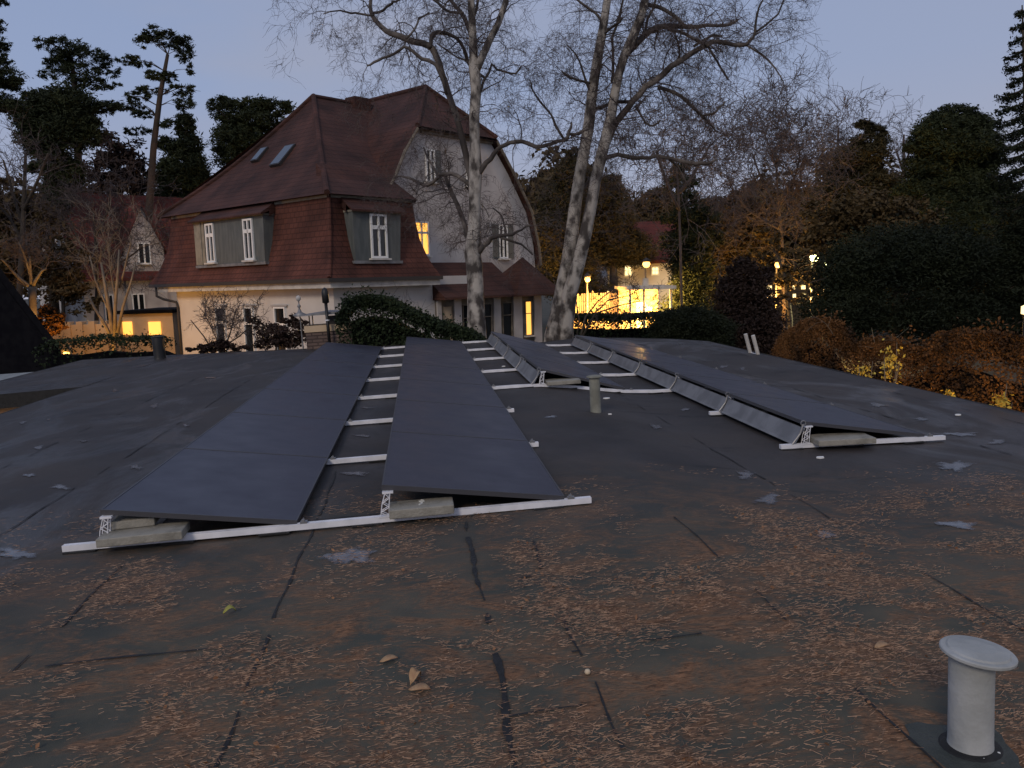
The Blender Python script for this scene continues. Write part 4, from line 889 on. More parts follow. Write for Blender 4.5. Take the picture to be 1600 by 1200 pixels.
def hedge(name, label, pts, Y, mt, dens, ln, wd, seed, thick=1.0, z0=None, cat='hedge'):
    rng = np.random.default_rng(seed); P = []; ah = (lambda x, y: at(x, y, Y(x, y))) if callable(Y) else (lambda x, y: at(x, y, Y))
    a, b = ah(*pts[0]), ah(*pts[-1]); org = ((a[0]+b[0])/2, (a[1]+b[1])/2, 0); t = thing(name, label, cat, org)
    core = MB()
    for (x0, y0), (x1, y1) in zip(pts[:-1], pts[1:]):
        p, q = ah(x0, y0), ah(x1, y1); L = math.hypot(q[0]-p[0], q[1]-p[1]); h = (p[2]+q[2])/2; n = int(dens*L*min(h, 3.2)*1.4)
        s_ = rng.uniform(0, 1, n); zt = p[2]+(q[2]-p[2])*s_; zz = zt-np.abs(rng.uniform(0, 1, n))**1.3*min(h, 3.2); zz += rng.normal(0, .10, n)
        bump = .35*value_noise(np.stack([s_*L+x0*.01, zz], 1), 1.3, seed)
        xx = p[0]+(q[0]-p[0])*s_; front = np.abs(rng.normal(0, .18, n)); tp_ = rng.random(n) < .45
        zz = np.where(tp_, zt-np.abs(rng.normal(0, .13, n)), zz)
        P.append(np.stack([xx, p[1]+(q[1]-p[1])*s_-thick*.5-bump+np.where(tp_, rng.uniform(0, thick, n), front), zz+.25*bump], 1))
        if abs(x0-1212) < 1 or abs(x0-1225) < 1: continue
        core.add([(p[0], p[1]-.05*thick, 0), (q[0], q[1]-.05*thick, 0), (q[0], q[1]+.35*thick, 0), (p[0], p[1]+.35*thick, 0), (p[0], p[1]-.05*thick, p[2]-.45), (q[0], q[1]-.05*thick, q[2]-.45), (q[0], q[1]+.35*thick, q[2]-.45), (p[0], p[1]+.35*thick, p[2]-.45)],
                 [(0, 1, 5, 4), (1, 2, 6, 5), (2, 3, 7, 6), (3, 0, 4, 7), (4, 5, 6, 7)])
    sh = MB()
    for i_ in range(int(abs(b[0]-a[0])*7)):
        k_ = rng.integers(0, len(pts)-1); f_ = rng.random(); p = ah(*pts[k_]); q = ah(*pts[k_+1]); o3 = p+(q-p)*f_+np.array([0, rng.uniform(-.4, .4)*thick, -.25])
        grow(sh, rng, o3, np.array([rng.normal(0, .35), rng.normal(0, .35), 1.]), rng.uniform(.3, .62), .006, 1, 0, 4, .35, (1, 3), .003)
    sh.build('shoots', M['twig'] if mt is not M['beech'] else M['bark_grey'], t, org=org)
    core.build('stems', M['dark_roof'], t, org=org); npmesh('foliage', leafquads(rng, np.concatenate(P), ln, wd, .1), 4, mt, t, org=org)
    return t
hedge('clipped_hedge', 'long dark green hedge under the street lamps beyond the far roof edge', [(888, 492), (960, 494), (1030, 490), (1100, 498), (1160, 520)], 27, M['ivy'], 420, .10, .07, 31)
hedge('beech_hedge', 'rust brown leafy hedge running beyond the right roof edge', [(1212, 552), (1225, 528), (1250, 512), (1275, 498), (1300, 505), (1320, 535), (1345, 540), (1370, 530), (1410, 545), (1450, 548), (1480, 525), (1510, 520), (1540, 528), (1580, 540), (1640, 552), (1760, 580)], lambda x, y: float(ray(x, y)[1]*(7.5-RC[0])/(RM.T @ ray(x, y))[0]), M['beech'], 1700, .055, .034, 32, 1.0)
hedge('ivy_bank', 'mound of dark green ivy behind the far roof edge right of the chimney', [(535, 500), (548, 470), (575, 463), (610, 468), (650, 488), (690, 506), (740, 520), (760, 534)], 18.5, M['ivy'], 1700, .075, .05, 33, 1.2, cat='ivy')
hedge('dark_hedge', 'dark low hedge below the orange garden wall at the left', [(70, 545), (90, 530), (115, 532), (160, 525), (200, 528), (250, 525), (268, 532)], 24, M['ivy'], 200, .09, .06, 34)
# yellow leaved sprays in the beech hedge
for i, (x, y, rx, ry, lab) in enumerate(((1392, 570, 16, 28, 'hanging spray of bright yellow leaves, largest in the rusty hedge'), (1348, 585, 20, 18, 'orange yellow leafy spray left of the largest yellow one'), (1565, 628, 15, 14, 'yellow leaf cluster low at the right picture edge'), (1482, 617, 7, 8, 'tiny yellow leaf cluster between the dark gap and the right edge'))):
    rng = np.random.default_rng(60+i); dr = RM.T @ ray(x, y); Y = float((ray(x, y)*((6.62-RC[0])/dr[0]))[1])
    c = at(x, y, Y); org = (c[0], Y, c[2]-.6); t = thing('yellow_spray', lab, 'branch', org, group='yellow leaved sprays beyond the right roof edge')
    m = MB()
    for j in range(4):
        e_ = c+rng.normal(size=3)*np.array([rx, 6, ry])*Y/FPX*.7; m.tube([org, (np.array(org)+e_)/2+rng.normal(size=3)*.04, e_], [.012, .008, .003], 5)
    m.build('stem', M['bark_grey'], t, org=org)
    P = c+rng.normal(size=(int(rx*ry*.28)+14, 3))*np.array([rx, 10, ry])*Y/FPX*.5; npmesh('leaves', leafquads(rng, P, .055, .035, .0), 4, M['yellowleaf'], t, org=org)

# bare branching
def bare_tree(name, label, cat, Y, trunk, limbs, bark, seed, lev=3, droop=.1, L=2.0, per=5, split=(3, 5), minr=.008, group=None, upb=.15, spread=.7, twm=None, scale=1.0):
    """trunk and limbs are drawn polylines (x, y, width) at distance Y; each limb bends in depth as well"""
    rng = np.random.default_rng(seed); b = at(trunk[0][0][0], trunk[0][0][1], Y); org = (b[0], Y, 0); t = thing(name, label, cat, org, group=group)
    m = MB(); starts = []
    for k, tr in enumerate(trunk):
        pts = []; rad = []
        dz = 0 if k == 0 else .35*(-1)**k
        for i, (x, y, w_) in enumerate(tr):
            pts.append(at(x, y, Y+dz*min(1, i/3))); rad.append(max(.012, w_*Y/FPX*.5*(.86 if bark is M['bark_birch'] else 1)))
        if k == 0 or len(trunk[k]) > 6: pts = [np.array([pts[0][0], pts[0][1], 0.0])]+pts; rad = [rad[0]*1.15]+rad
        # smooth
        m.tube(pts, rad, 12); starts.append((pts, rad))
    m.build('trunk', bark, t, org=org, smooth=True)
    lm = MB(); tw = MB()
    for k, lb in enumerate(limbs):
        dep = rng.uniform(-1.6, 1.6)*min(1, len(lb)/6); pts = []; rad = []; s0 = lb[0]
        # Catmull subdivision for natural bends
        raw = [np.array([x, y, w_], float) for x, y, w_ in lb]; sm_ = []
        for i in range(len(raw)-1):
            p0, p1, p2, p3 = raw[max(0, i-1)], raw[i], raw[i+1], raw[min(len(raw)-1, i+2)]
            for q in (0, .5): sm_.append(.5*((2*p1)+(-p0+p2)*q+(2*p0-5*p1+4*p2-p3)*q*q+(-p0+3*p1-3*p2+p3)*q**3))
        sm_.append(raw[-1])
        for i, q in enumerate(sm_):
            f = i/(len(sm_)-1); jj = 0 if i in (0, len(sm_)-1) else rng.normal(0, .7); pts.append(at(q[0]+jj, q[1]+jj, Y+dep*f)); rad.append(max(.008, q[2]*Y/FPX*.5*(.8 if bark is M['bark_birch'] else 1)))
        lm.tube(pts, rad, 8); starts.append((pts, rad))
    if limbs: lm.build('limbs', M['bark_limb'] if bark is M['bark_birch'] else bark, t, org=org, smooth=True)
    for si, (pts, rad) in enumerate(starts):
        for i in range(1, len(pts)):
            if pts[i][2] < 5.8*scale+(0 if si >= len(trunk) else 2.5): continue
            seg = np.linalg.norm(pts[i]-pts[i-1]); k = rng.poisson(per*seg)+(3 if i == len(pts)-1 else 0)
            for _ in range(k):
                q = pts[i-1]+(pts[i]-pts[i-1])*rng.random(); d = (pts[i]-pts[i-1])/max(seg, 1e-6); o_ = rng.normal(size=3); o_ /= np.linalg.norm(o_)
                grow(tw, rng, q, d*.5+o_*.8+np.array([0, 0, upb]), L*rng.uniform(.35, 1.1), max(minr*1.3, min(.017, rad[i]*.33)), lev-1, droop, 6, .62, split, minr, 4, spread, upb*.5)
    tw.build('twigs', twm or M['twig'], t, org=org)
    return t
# birch 1
B1 = [[(745, 530, 36), (744, 490, 32), (743, 450, 29), (741, 415, 30), (738, 395, 30), (741, 360, 23), (742, 310, 21), (743, 270, 24), (742, 220, 18), (741, 180, 18), (744, 140, 19), (741, 105, 20), (740, 85, 15), (738, 40, 13), (736, 0, 12), (734, -60, 9), (733, -120, 5)],
      [(745, 108, 14), (753, 90, 13), (765, 63, 12), (778, 38, 11), (790, 4, 10), (800, -50, 7)]]
B1L = [[(741, 285, 15), (732, 262, 13), (722, 215, 12), (712, 180, 12), (700, 145, 12), (690, 112, 12), (681, 85, 13), (671, 72, 13), (650, 66, 12), (628, 58, 12), (610, 52, 11), (596, 42, 10), (583, 26, 9), (578, 10, 7), (580, -20, 5)],
       [(672, 74, 8), (675, 58, 8), (684, 51, 8), (700, 53, 7), (714, 60, 7), (724, 75, 7), (731, 95, 8), (737, 108, 8)],
       [(698, 148, 6), (682, 102, 7), (660, 93, 7), (645, 80, 6), (630, 72, 6), (615, 84, 5), (598, 91, 5), (585, 98, 5), (573, 103, 3)],
       [(741, 70, 9), (733, 45, 9), (722, 22, 8), (712, 10, 7), (698, -8, 6)],
       [(724, 20, 5), (704, 19, 5), (692, 12, 5), (684, 4, 5), (670, -6, 4)],
       [(583, 20, 5), (600, 18, 5), (612, 5, 5), (618, 2, 4), (632, -4, 4)], [(583, 24, 4), (565, 22, 4), (550, 22, 4), (530, 15, 3), (505, 22, 2)],
       [(746, 112, 5), (758, 122, 5), (765, 114, 5), (768, 100, 4), (776, 108, 4), (790, 113, 4), (806, 115, 4), (814, 104, 3)], [(758, 122, 5), (752, 138, 5), (748, 155, 5), (744, 170, 5)],
       [(742, 312, 9), (735, 290, 9), (715, 275, 8), (697, 271, 8), (685, 279, 7), (668, 289, 7), (655, 286, 6), (637, 277, 5), (622, 275, 3)], [(655, 287, 4), (651, 303, 3)], [(685, 279, 5), (678, 262, 5), (668, 246, 4), (662, 230, 3)],
       [(738, 395, 12), (731, 370, 11), (722, 340, 10), (708, 305, 9), (695, 274, 7)],
       [(742, 283, 11), (750, 268, 11), (760, 255, 10), (772, 240, 9), (784, 229, 8), (798, 224, 8), (817, 222, 8), (837, 229, 8), (860, 224, 7), (882, 219, 7), (890, 205, 6), (893, 192, 4)],
       [(882, 219, 5), (868, 195, 5), (862, 180, 4), (845, 160, 4), (832, 140, 3), (828, 125, 2)], [(886, 210, 5), (900, 208, 5), (920, 202, 4)],
       [(745, 398, 12), (756, 385, 11), (768, 372, 9), (780, 368, 7), (800, 366, 6), (815, 358, 4), (828, 352, 3)], [(780, 369, 6), (795, 376, 5), (815, 382, 4), (832, 398, 3)], [(790, 366, 5), (788, 350, 4), (782, 335, 3), (770, 325, 3)],
       [(744, 105, 4), (728, 95, 4), (715, 90, 3), (700, 80, 3), (683, 68, 3)], [(736, 30, 6), (745, 10, 5), (750, -20, 4)], [(634, 60, 5), (650, 45, 4), (655, 30, 4), (670, 20, 3)]]
bare_tree('birch_tree', 'bare birch with one upright trunk and a crooked limb reaching left over the red roof', 'tree', 19.5, B1, B1L, M['bark_birch'], 101, lev=4, droop=.6, L=1.35, per=3.0, split=(3, 5), minr=.0035, group='leafless birches behind the roof', upb=.1, scale=1.0)
B2 = [[(862, 535, 34), (872, 490, 29), (880, 450, 28), (888, 410, 26), (893, 370, 24), (899, 320, 22), (905, 280, 21), (912, 240, 20), (920, 195, 20), (926, 140, 18), (934, 90, 17), (942, 45, 15), (949, 0, 13), (955, -60, 9), (957, -120, 5)],
      [(882, 535, 32), (884, 500, 30), (890, 460, 27), (903, 415, 24), (914, 370, 22), (922, 330, 21), (930, 285, 20), (938, 250, 20), (947, 215, 19), (956, 175, 17), (961, 145, 16), (967, 115, 15), (975, 88, 15), (990, 55, 16), (1003, 22, 14), (1013, -20, 11), (1016, -80, 6)]]
B2L = [[(944, 228, 15), (955, 205, 13), (972, 180, 13), (990, 156, 12), (1010, 136, 12), (1036, 114, 12), (1064, 95, 11), (1090, 78, 10), (1112, 66, 9), (1135, 67, 8), (1160, 71, 7), (1172, 65, 6), (1178, 50, 5), (1182, 28, 4), (1192, 0, 3)],
       [(973, 98, 10), (988, 74, 12), (1006, 54, 12), (1030, 42, 11), (1060, 41, 9), (1090, 42, 8), (1120, 40, 6), (1142, 38, 6), (1152, 30, 4)],
       [(1032, 43, 7), (1052, 47, 6), (1072, 54, 6), (1090, 64, 6), (1108, 72, 5)], [(1028, 136, 8), (1048, 143, 7), (1066, 152, 7), (1085, 170, 6), (1098, 182, 6), (1110, 194, 4), (1118, 204, 3)],
       [(945, 247, 9), (965, 241, 8), (985, 246, 8), (1005, 248, 7), (1025, 245, 7), (1050, 248, 7), (1075, 254, 8), (1095, 256, 8), (1108, 254, 6), (1120, 248, 4)], [(930, 170, 7), (948, 164, 7), (970, 160, 7), (985, 158, 7), (997, 148, 7), (1010, 136, 7)],
       [(993, 166, 5), (1003, 182, 4), (1010, 193, 4), (1022, 197, 4), (1032, 188, 3)], [(926, 130, 5), (908, 127, 5), (890, 120, 5), (878, 112, 3)], [(942, 36, 6), (930, 20, 5), (915, 10, 5), (898, -4, 4)], [(956, 128, 6), (957, 95, 5), (957, 60, 5), (966, 35, 5), (974, 0, 4), (976, -40, 3)],
       [(1000, 8, 8), (1020, 8, 8), (1040, 16, 7), (1060, 30, 7), (1070, 42, 6)], [(1085, 72, 5), (1105, 60, 5), (1115, 55, 5), (1128, 56, 4)], [(943, 55, 5), (960, 40, 5), (972, 28, 4)], [(1096, 182, 5), (1112, 178, 4), (1125, 170, 4), (1133, 158, 3)], [(1008, 60, 6), (1012, 30, 5), (1025, 0, 4), (1030, -40, 3)],
       [(1105, 70, 5), (1120, 95, 4), (1132, 115, 4), (1138, 125, 3)], [(920, 200, 6), (905, 208, 6), (893, 212, 4)], [(1178, 52, 4), (1195, 40, 4), (1215, 20, 3), (1225, 0, 3)], [(1165, 70, 4), (1190, 85, 4), (1210, 105, 3), (1225, 130, 2)], [(1060, 95, 5), (1063, 75, 4), (1055, 55, 3)], [(925, 150, 5), (910, 110, 4), (900, 85, 3), (885, 70, 2)], [(900, 320, 5), (915, 290, 5), (925, 275, 4)], [(1045, 248, 6), (1060, 262, 4), (1075, 290, 3)]]
bare_tree('birch_tree', 'bare birch with two leaning trunks side by side and a wide twiggy crown', 'tree', 20.5, B2, B2L, M['bark_birch'], 102, lev=4, droop=.3, L=1.45, per=3.6, split=(3, 5), minr=.0035, group='leafless birches behind the roof', upb=.1)
# farther bare trees on the right
BG = 'grey leafless trees in the distance'
bare_tree('bare_tree', 'grey leafless tree right behind the horizontal birch limb', 'tree', 38, [[(1065, 470, 4), (1063, 380, 4), (1060, 300, 3.5), (1055, 230, 2.5)]], [[(1062, 330, 4), (1040, 280, 5), (1025, 235, 3)], [(1062, 300, 6), (1090, 260, 5), (1110, 225, 3)]], M['twig'], 111, lev=4, droop=.15, L=3.4, per=2.6, minr=.013, group=BG, scale=1.2)
bare_tree('bare_tree', 'pale feathery leafless tree with a hazy crown right of the birches', 'tree', 46, [[(1225, 480, 6), (1222, 380, 5), (1215, 300, 4), (1212, 230, 2.5)]], [[(1220, 340, 4), (1190, 280, 3), (1175, 240, 2)], [(1218, 320, 4), (1245, 270, 3), (1250, 230, 2)], [(1214, 270, 3), (1205, 235, 2), (1195, 210, 2)], [(1220, 360, 3), (1170, 330, 2.5), (1140, 290, 2)]], M['twig'], 112, lev=4, droop=.2, L=4.2, per=3.6, minr=.014, group=BG, scale=1.2)
bare_tree('bare_tree', 'small pale leafless tree left of the flat topped pine', 'tree', 52, [[(1308, 460, 9), (1305, 340, 8), (1308, 260, 5), (1310, 200, 3)]], [[(1306, 300, 5), (1290, 260, 4), (1285, 230, 3)], [(1307, 290, 5), (1325, 250, 4), (1330, 220, 3)]], M['twig'], 113, lev=4, droop=.2, L=3.4, per=3.4, minr=.014, group=BG, scale=1.2)
bare_tree('bare_tree', 'faint leafless tree top showing between the two right pines', 'tree', 58, [[(1415, 460, 9), (1412, 300, 7), (1412, 210, 3)]], [[(1412, 270, 4), (1400, 235, 3)], [(1412, 260, 4), (1425, 225, 3)]], M['twig'], 114, lev=3, droop=.2, L=3.2, per=3.4, minr=.014, group=BG, scale=1.2)
bare_tree('bare_tree', 'leafless tree with thin upright twigs at the far left below the pines', 'tree', 36, [[(30, 470, 9), (35, 380, 8), (38, 300, 6), (40, 240, 4)]], [[(36, 350, 5), (20, 300, 4), (5, 250, 3)], [(37, 330, 5), (60, 280, 4), (75, 240, 3)], [(36, 380, 5), (15, 340, 4), (-5, 320, 3)]], M['bark_dark'], 115, lev=3, droop=.1, L=2.6, per=1.8, minr=.009, group=BG, scale=1.1)
bare_tree('pollard_tree', 'pale forked trunk lit bright yellow by a lamp at the left', 'tree', 29, [[(54, 540, 13), (52, 500, 12), (51, 470, 11), (50, 448, 12)]], [[(50, 450, 6), (30, 435, 5), (12, 415, 3), (2, 405, 2)], [(50, 448, 6), (48, 425, 4), (46, 400, 3)], [(51, 449, 6), (60, 430, 4), (72, 420, 3)], [(50, 440, 4), (40, 405, 3), (30, 380, 2)]], M['bark_grey'], 116, lev=3, droop=0, L=1.3, per=3, minr=.006, upb=.5, scale=.7)
bare_tree('bare_shrub', 'many stemmed leafless shrub glowing yellow in front of the neighbour house', 'shrub', 30, [[(178, 530, 7), (172, 490, 6), (165, 450, 5), (158, 410, 3)], [(180, 530, 6), (180, 480, 5), (184, 430, 4), (186, 390, 2)], [(176, 530, 5), (160, 500, 5), (148, 482, 4), (138, 462, 3)], [(182, 530, 5), (192, 480, 4), (205, 440, 3), (212, 410, 2)]], [[(172, 490, 3), (150, 440, 3), (140, 400, 2)], [(182, 470, 3), (172, 420, 2), (170, 380, 2)], [(186, 450, 3), (200, 400, 2), (205, 370, 1.5)]], M['bark_grey'], 117, lev=3, droop=0, L=1.8, per=4, minr=.006, upb=.7, spread=.45, twm=M['bark_grey'], scale=.75)
bare_tree('bare_tree', 'brown many branched leafless tree veiling the neighbour house', 'tree', 40, [[(150, 540, 7), (152, 450, 6), (150, 380, 5), (146, 330, 3)]], [[(151, 430, 4), (125, 380, 3), (110, 345, 2)], [(151, 410, 4), (180, 365, 3), (200, 330, 2)], [(151, 440, 4), (190, 410, 3), (222, 385, 2)], [(150, 370, 3), (165, 340, 2), (172, 310, 1.5)]], M['bark_dark'], 120, lev=4, droop=.05, L=2.4, per=3.6, minr=.010, scale=.9)
tree('deciduous_tree', 'thin brown leaved small tree before the left gable of the neighbour house', 'tree', 38, [(100, 540, 7), (98, 440, 5), (96, 390, 3)], [(92, 380, 26, 18), (110, 400, 26, 20), (85, 415, 30, 22), (115, 440, 26, 22), (95, 455, 36, 24), (130, 470, 24, 20)], M['brownleaf'], M['bark_dark'], .55, .2, .11, seed=52)
tree('autumn_shrub', 'small orange brown shrub by the yellow lit trunk at the left', 'shrub', 30, [(75, 530, 4), (75, 510, 3)], [(72, 497, 20, 16), (88, 500, 12, 14), (76, 515, 22, 12)], M['beech'], M['bark_dark'], 2.0, .13, .08, seed=41)
bare_tree('bare_shrub', 'black twiggy leafless shrub standing before the glowing yellow fence', 'shrub', 25, [[(905, 535, 4), (915, 495, 3), (935, 470, 2), (960, 450, 1.5)], [(905, 535, 4), (930, 490, 3), (965, 478, 2), (1000, 470, 1.5)], [(900, 535, 3), (905, 500, 2), (900, 470, 1.5)]], [[(930, 488, 2.5), (950, 470, 2), (985, 462, 1)]], M['bark_dark'], 119, lev=4, droop=.1, L=1.1, per=6, minr=.006, upb=.1, scale=.55)
# shrubs in front of the white house wall
tree('rose_bush', 'sprawling brown leaved shrub in front of the white wall left of the chimney', 'shrub', 20, [(430, 560, 4), (432, 540, 3)], [(425, 520, 22, 14), (445, 515, 22, 12), (460, 525, 18, 12), (410, 535, 14, 8), (440, 535, 28, 10), (400, 505, 10, 8), (470, 505, 12, 8), (450, 498, 14, 6)], M['purple'], M['bark_dark'], .9, .09, .055, seed=42, sig=.3)
bare_tree('bare_shrub', 'thin leggy leafless shrub before the white wall by the ground floor windows', 'shrub', 20.5, [[(345, 560, 3), (342, 520, 2), (338, 490, 1.5)], [(345, 560, 3), (360, 520, 2), (368, 485, 1.5)], [(340, 560, 2.5), (318, 525, 2), (298, 500, 1.5)]], [[(342, 530, 2), (350, 500, 1.5), (352, 478, 1)], [(345, 545, 2), (325, 500, 1.5), (318, 492, 1)], [(352, 540, 2), (392, 512, 1.5), (400, 492, 1)]], M['bark_dark'], 118, lev=3, droop=0, L=.7, per=9, minr=.006, upb=.3, scale=.3)
tree('low_shrub', 'low dark shrub at the foot of the white wall beside the roof edge', 'shrub', 20, [(335, 560, 4), (335, 550, 3)], [(325, 545, 20, 8), (350, 543, 22, 10), (375, 545, 14, 7), (300, 548, 14, 5)], M['purple'], M['bark_dark'], 2.6, .08, .05, seed=43)
# far wood that reads as one mass
rng = np.random.default_rng(77); P = []
for i in range(300):
    x = rng.uniform(820, 1680); yt = 316+35*math.sin(x*.013)+25*math.sin(x*.041)+rng.uniform(-15, 25); Y = rng.uniform(72, 92)
    for _ in range(2):
        P.append(blob_pts(rng, x, yt+rng.uniform(5, 130), 34, 34, Y, 330, .8, sig=.3))
for i in range(60):
    x = rng.uniform(-120, 330); yt = 300+rng.uniform(-10, 30); P.append(blob_pts(rng, x, yt+rng.uniform(5, 120), 34, 34, rng.uniform(75, 90), 260, .8, sig=.25))
P = np.concatenate(P); o = npmesh('far_wood', leafquads(rng, P, .8, .4, .1), 4, M['brownleaf'], org=(10, 80, 0)); o.location = (10, 80, 0); tag(o, 'dark far off wood closing the view behind the gardens', 'wood', kind='stuff')

# ------------------------------------------------------------------ lamps and lit places beyond the garden
def plight(name, p, e_, col, r, parent=None):
    l_ = bpy.data.lights.new(name, 'POINT'); l_.energy = e_; l_.color = col; l_.shadow_soft_size = r; l_.specular_factor = 0; o = bpy.data.objects.new(name, l_); C.objects.link(o)
    if parent: o.parent = parent; o.location = Vector(p)-parent.location
    else: o.location = p
    return o
SOD = (1, .46, .08)
def street_lamp(x, y, Y, label, energy, mt, col=SOD, r=.22):
    p = at(x, y, Y); t = thing('street_lamp', label, 'street lamp', (p[0], Y, 0), group='lit street lamps beyond the gardens')
    MB().tube([(.0, .3, 0), (0, .3, p[2]-.1), (0, .25, p[2]+.25), (0, .0, p[2]+.32)], [.07, .05, .04, .035], 8).build('post', M['galv'], t, smooth=True)
    MB().lathe([(.02, p[2]+.36), (r*1.1, p[2]+.22), (r*1.15, p[2]+.16), (r*.9, p[2]+.14)], 16).build('lamp_shade', M['gutter'], t, smooth=True)
    MB().lathe([(.001, p[2]-r*.8), (r*.6, p[2]-r*.6), (r*.9, p[2]), (r*.75, p[2]+.12), (.001, p[2]+.14)], 16).build('lamp_glass', mt, t, smooth=True)
    plight('lamp_light', (p[0], Y-.75, min(p[2]-.3, 2.9) if x > 800 else p[2]-.3), energy, col, .15, t)
street_lamp(918, 437, 44, 'nearest orange street lamp just right of the birch trunks', 1150, M['lamp'], r=.17)
street_lamp(1010, 413, 46, 'orange street lamp above the lit garages', 2200, M['lamp'], r=.24)
street_lamp(1101, 410, 52, 'pale greenish lamp glowing between the dark conifers', 250, M['lamp_green'], (1, .95, .5), r=.26)
street_lamp(1216, 414, 44, 'orange lamp glowing through brown leaves right of the cone shrub', 1600, M['lamp'], r=.2)
street_lamp(1272, 403, 43, 'left one of two pale yellow lamps in the foliage on the right', 250, M['lamp_green'], (1, .9, .45), r=.24)
street_lamp(1292, 411, 43, 'right one of two pale yellow lamps in the foliage on the right', 100, M['lamp_green'], (1, .9, .45), r=.2)
street_lamp(104, 556, 28.5, 'low lamp behind the dark hedge that lights the yellow forked trunk', 420, M['lamp'], r=.12)
# foliage lit by the orange lamp
tree('deciduous_tree', 'tree with orange lit brown leaves around the lamp right of the cone shrub', 'tree', 42.3, [(1235, 500, 8), (1228, 440, 7), (1215, 400, 4)], [(1200, 372, 26, 18), (1190, 395, 18, 14), (1228, 405, 18, 16), (1236, 430, 16, 16), (1215, 440, 12, 12), (1255, 440, 26, 18), (1245, 465, 24, 14)], M['brownleaf'], M['bark_dark'], .42, .26, .14, seed=51, group=RG)
# far house with lit windows behind the lamps
def far_house():
    Y = 52; a = at(950, 500, Y); b = at(1062, 500, Y); zt = at(1000, 378, Y)[2]; L = b[0]-a[0]; ze = at(1000, 405, Y)[2]
    t = thing('far_house', 'pinkish house with small lit windows behind the upper street lamp', 'house', (a[0], Y, 0))
    MB().box(0, L, 0, 8, 0, ze).build('house_wall', M['render_white'], t)
    m = MB(); m.slab([(-.4, -.4, ze-.1), (L+.4, -.4, ze-.1), (L+.4, 4, zt+1.5), (-.4, 4, zt+1.5)], .2); m.slab([(-.4, 4, zt+1.5), (L+.4, 4, zt+1.5), (L+.4, 8.4, ze), (-.4, 8.4, ze)], .2); m.build('house_roof', M['tile_far'], t)
    for (x0, x1, y0, y1) in ((976, 986, 388, 398), (979, 988, 416, 430), (1022, 1030, 418, 428)):
        p0, p1 = at(x0, y1, Y-.6), at(x1, y0, Y-.6); w_ = MB().box(p0[0]-a[0]-.1, p1[0]-a[0]+.1, -.5 if y0 < 400 else -.06, .0, p0[2]-.1, p1[2]+.1).build('window', M['win_white'], t)
        g = MB(); xm = (p0[0]+p1[0])/2-a[0]; zm = (p0[2]+p1[2])/2; f = -.56 if y0 < 400 else -.12
        for (xa, xb) in ((p0[0]-a[0], xm-.03), (xm+.03, p1[0]-a[0])):
            for (za, zb) in ((p0[2], zm-.03), (zm+.03, p1[2])): g.box(xa, xb, f, f+.05, za, zb)
        g.build('pane', M['lit_pale'], w_)
far_house()
def carport():
    Y = 41; a = at(985, 500, Y); b = at(1052, 500, Y); zt = at(1020, 452, Y)[2]; L = b[0]-a[0]
    t = thing('carport', 'flat roofed carport lit bright yellow inside, under the upper street lamp', 'carport', (a[0], Y, 0))
    MB().box(-.2, L+.1, -.3, 4.5, zt, zt+.16).build('flat_roof', M['trim_white'], t)
    m = MB()
    for x in (0, L*.32, L*.95): MB().box(x-.05, x+.05, 0, .1, 0, zt-.002).build('post', M['trim_white'], t)
    MB().box(0, L, 4.2, 4.4, 0, zt-.003).build('back_wall', M['cream'], t)
    m = MB()
    for i in range(14): m.box(L*.35+i*.085, L*.35+i*.085+.04, 1.2, 1.25, 0, zt*.66)
    m.build('slatted_screen', M['trim_white'], t)
    MB().box(L*.44, L*.68, 4.1, 4.19, .1, zt*.82).build('lit_door', M['lit_pale'], t)
    MB().box(L*.3, L*.42, -.1, .1, zt+.17, zt+.55).build('roof_box', M['trim_white'], t)
    plight('ceiling_light', (a[0]+L*.55, Y+2, min(2.9, zt-.3)), 2500, (1, .56, .13), .15, t)
carport()
def shedwall():
    Y = 46; a = at(886, 500, Y); b = at(985, 500, Y); zt = at(930, 458, Y)[2]; L = b[0]-a[0]
    t = thing('lattice_fence', 'pale slatted fence glowing yellow below the nearest street lamp', 'fence', (a[0], Y, 0))
    m = MB(); n_ = 30
    for i in range(n_): m.box(L*i/n_, L*i/n_+L/n_*.72, 0, .03, 0, zt+.15*math.sin(i*.7)*(i % 3 == 0))
    m.build('slats', M['cream'], t)
    m = MB(); m.box(0, L, .031, .08, zt*.3, zt*.3+.1); m.box(0, L, .031, .08, zt*.85, zt*.85+.1); m.build('fence_rail', M['cream'], t)
    m = MB()
    for x in (0, L*.33, L*.66, L): MB().box(x-.06, x+.06, .081, .2, 0, zt+.1).build('fence_post', M['trim_white'], t)
shedwall()
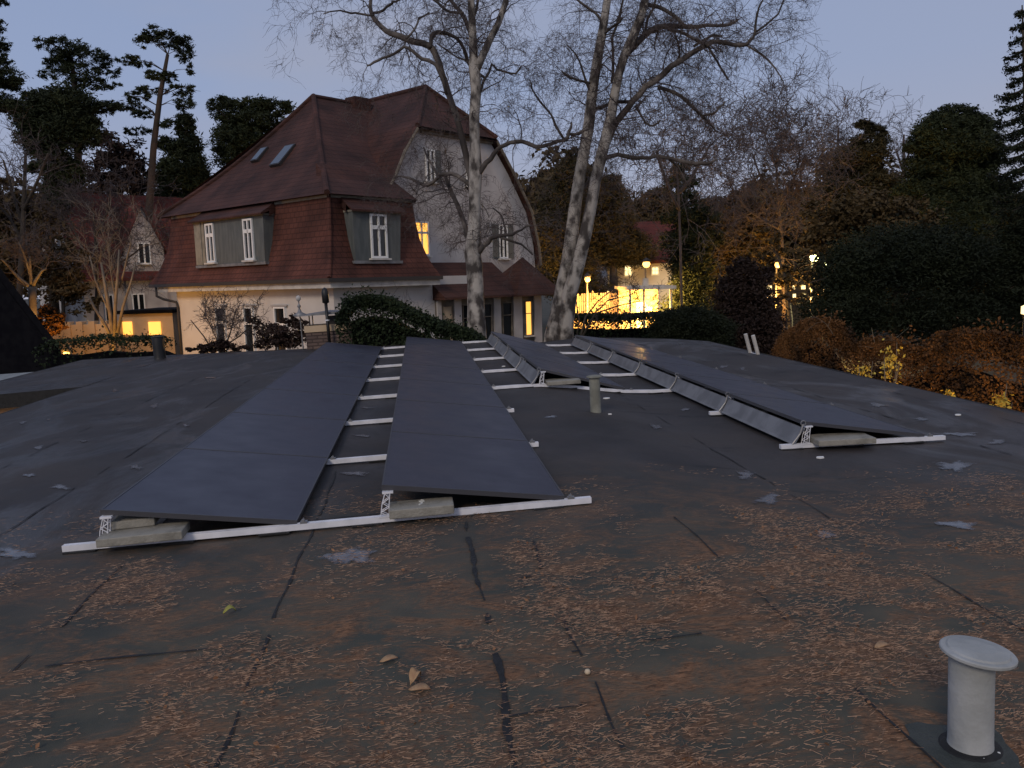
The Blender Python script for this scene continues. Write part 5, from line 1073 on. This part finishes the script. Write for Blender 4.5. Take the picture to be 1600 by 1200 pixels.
def farlit():
    Y = 58; a = at(1180, 500, Y); b = at(1330, 500, Y); zt = at(1250, 425, Y)[2]; L = b[0]-a[0]
    t = thing('far_building', 'far building whose rows of small lit windows twinkle through the leaves', 'building', (a[0], Y, 0))
    MB().box(0, L, 0, 8, 0, zt).build('house_wall', M['bark_dark'], t)
    MB().box(-.3, L+.3, -.3, 8.3, zt+.002, zt+.3).build('roof', M['dark_roof'], t)
    rng = random.Random(3)
    for r_, y in enumerate((432, 447, 460)):
        for i in range(9):
            if rng.random() < .25: continue
            x = 1200+i*13+rng.uniform(-2, 2); p0, p1 = at(x, y+5, Y), at(x+rng.uniform(4, 8), y-1, Y)
            MB().box(p0[0]-a[0], p1[0]-a[0], -.05, -.004, p0[2], p1[2]).build('lit_window', M['lit_pale'] if rng.random() < .7 else M['lit_warm'], t)
    for (x, y) in ((1098, 466), (1102, 474)):
        pass
farlit()
t = thing('leaf_glow_lamp', 'added glowing lamp standing for bright leaves at the far right edge', 'lamp', tuple(at(1600, 520, 16)[:2])+(0,))  # glow added in place of brightly lit leaves
p = at(1598, 492, 16); MB().tube([(0, 0, 0), (0, 0, p[2])], .03, 8).build('post', M['black_metal'], t); MB().lathe([(.001, p[2]), (.07, p[2]+.02), (.07, p[2]+.16), (.001, p[2]+.2)], 12).build('lamp_glass', M['lit_pale'], t)
# unseen warm lamp added under the eaves to light the rusty hedge
t = thing('hedge_fill_lamp', 'unseen lamp added under the right eaves to light the rusty hedge', 'lamp', (6.05, 4.2, -1.6), roof=True)
MB().box(-.1, 0, -.06, .06, -.1, .1).build('bracket', M['black_metal'], t); MB().lathe([(.001, -.1), (.06, -.08), (.07, .06), (.001, .1)], 12, (.08, 0, 0)).build('lamp_glass', M['lit_pale'], t)
l_ = bpy.data.lights.new('hedge_fill_light', 'POINT'); l_.energy = 80; l_.color = (1, .62, .22); l_.shadow_soft_size = .08; o = bpy.data.objects.new('hedge_fill_light', l_); C.objects.link(o); o.parent = t; o.location = (.3, 0, 0)
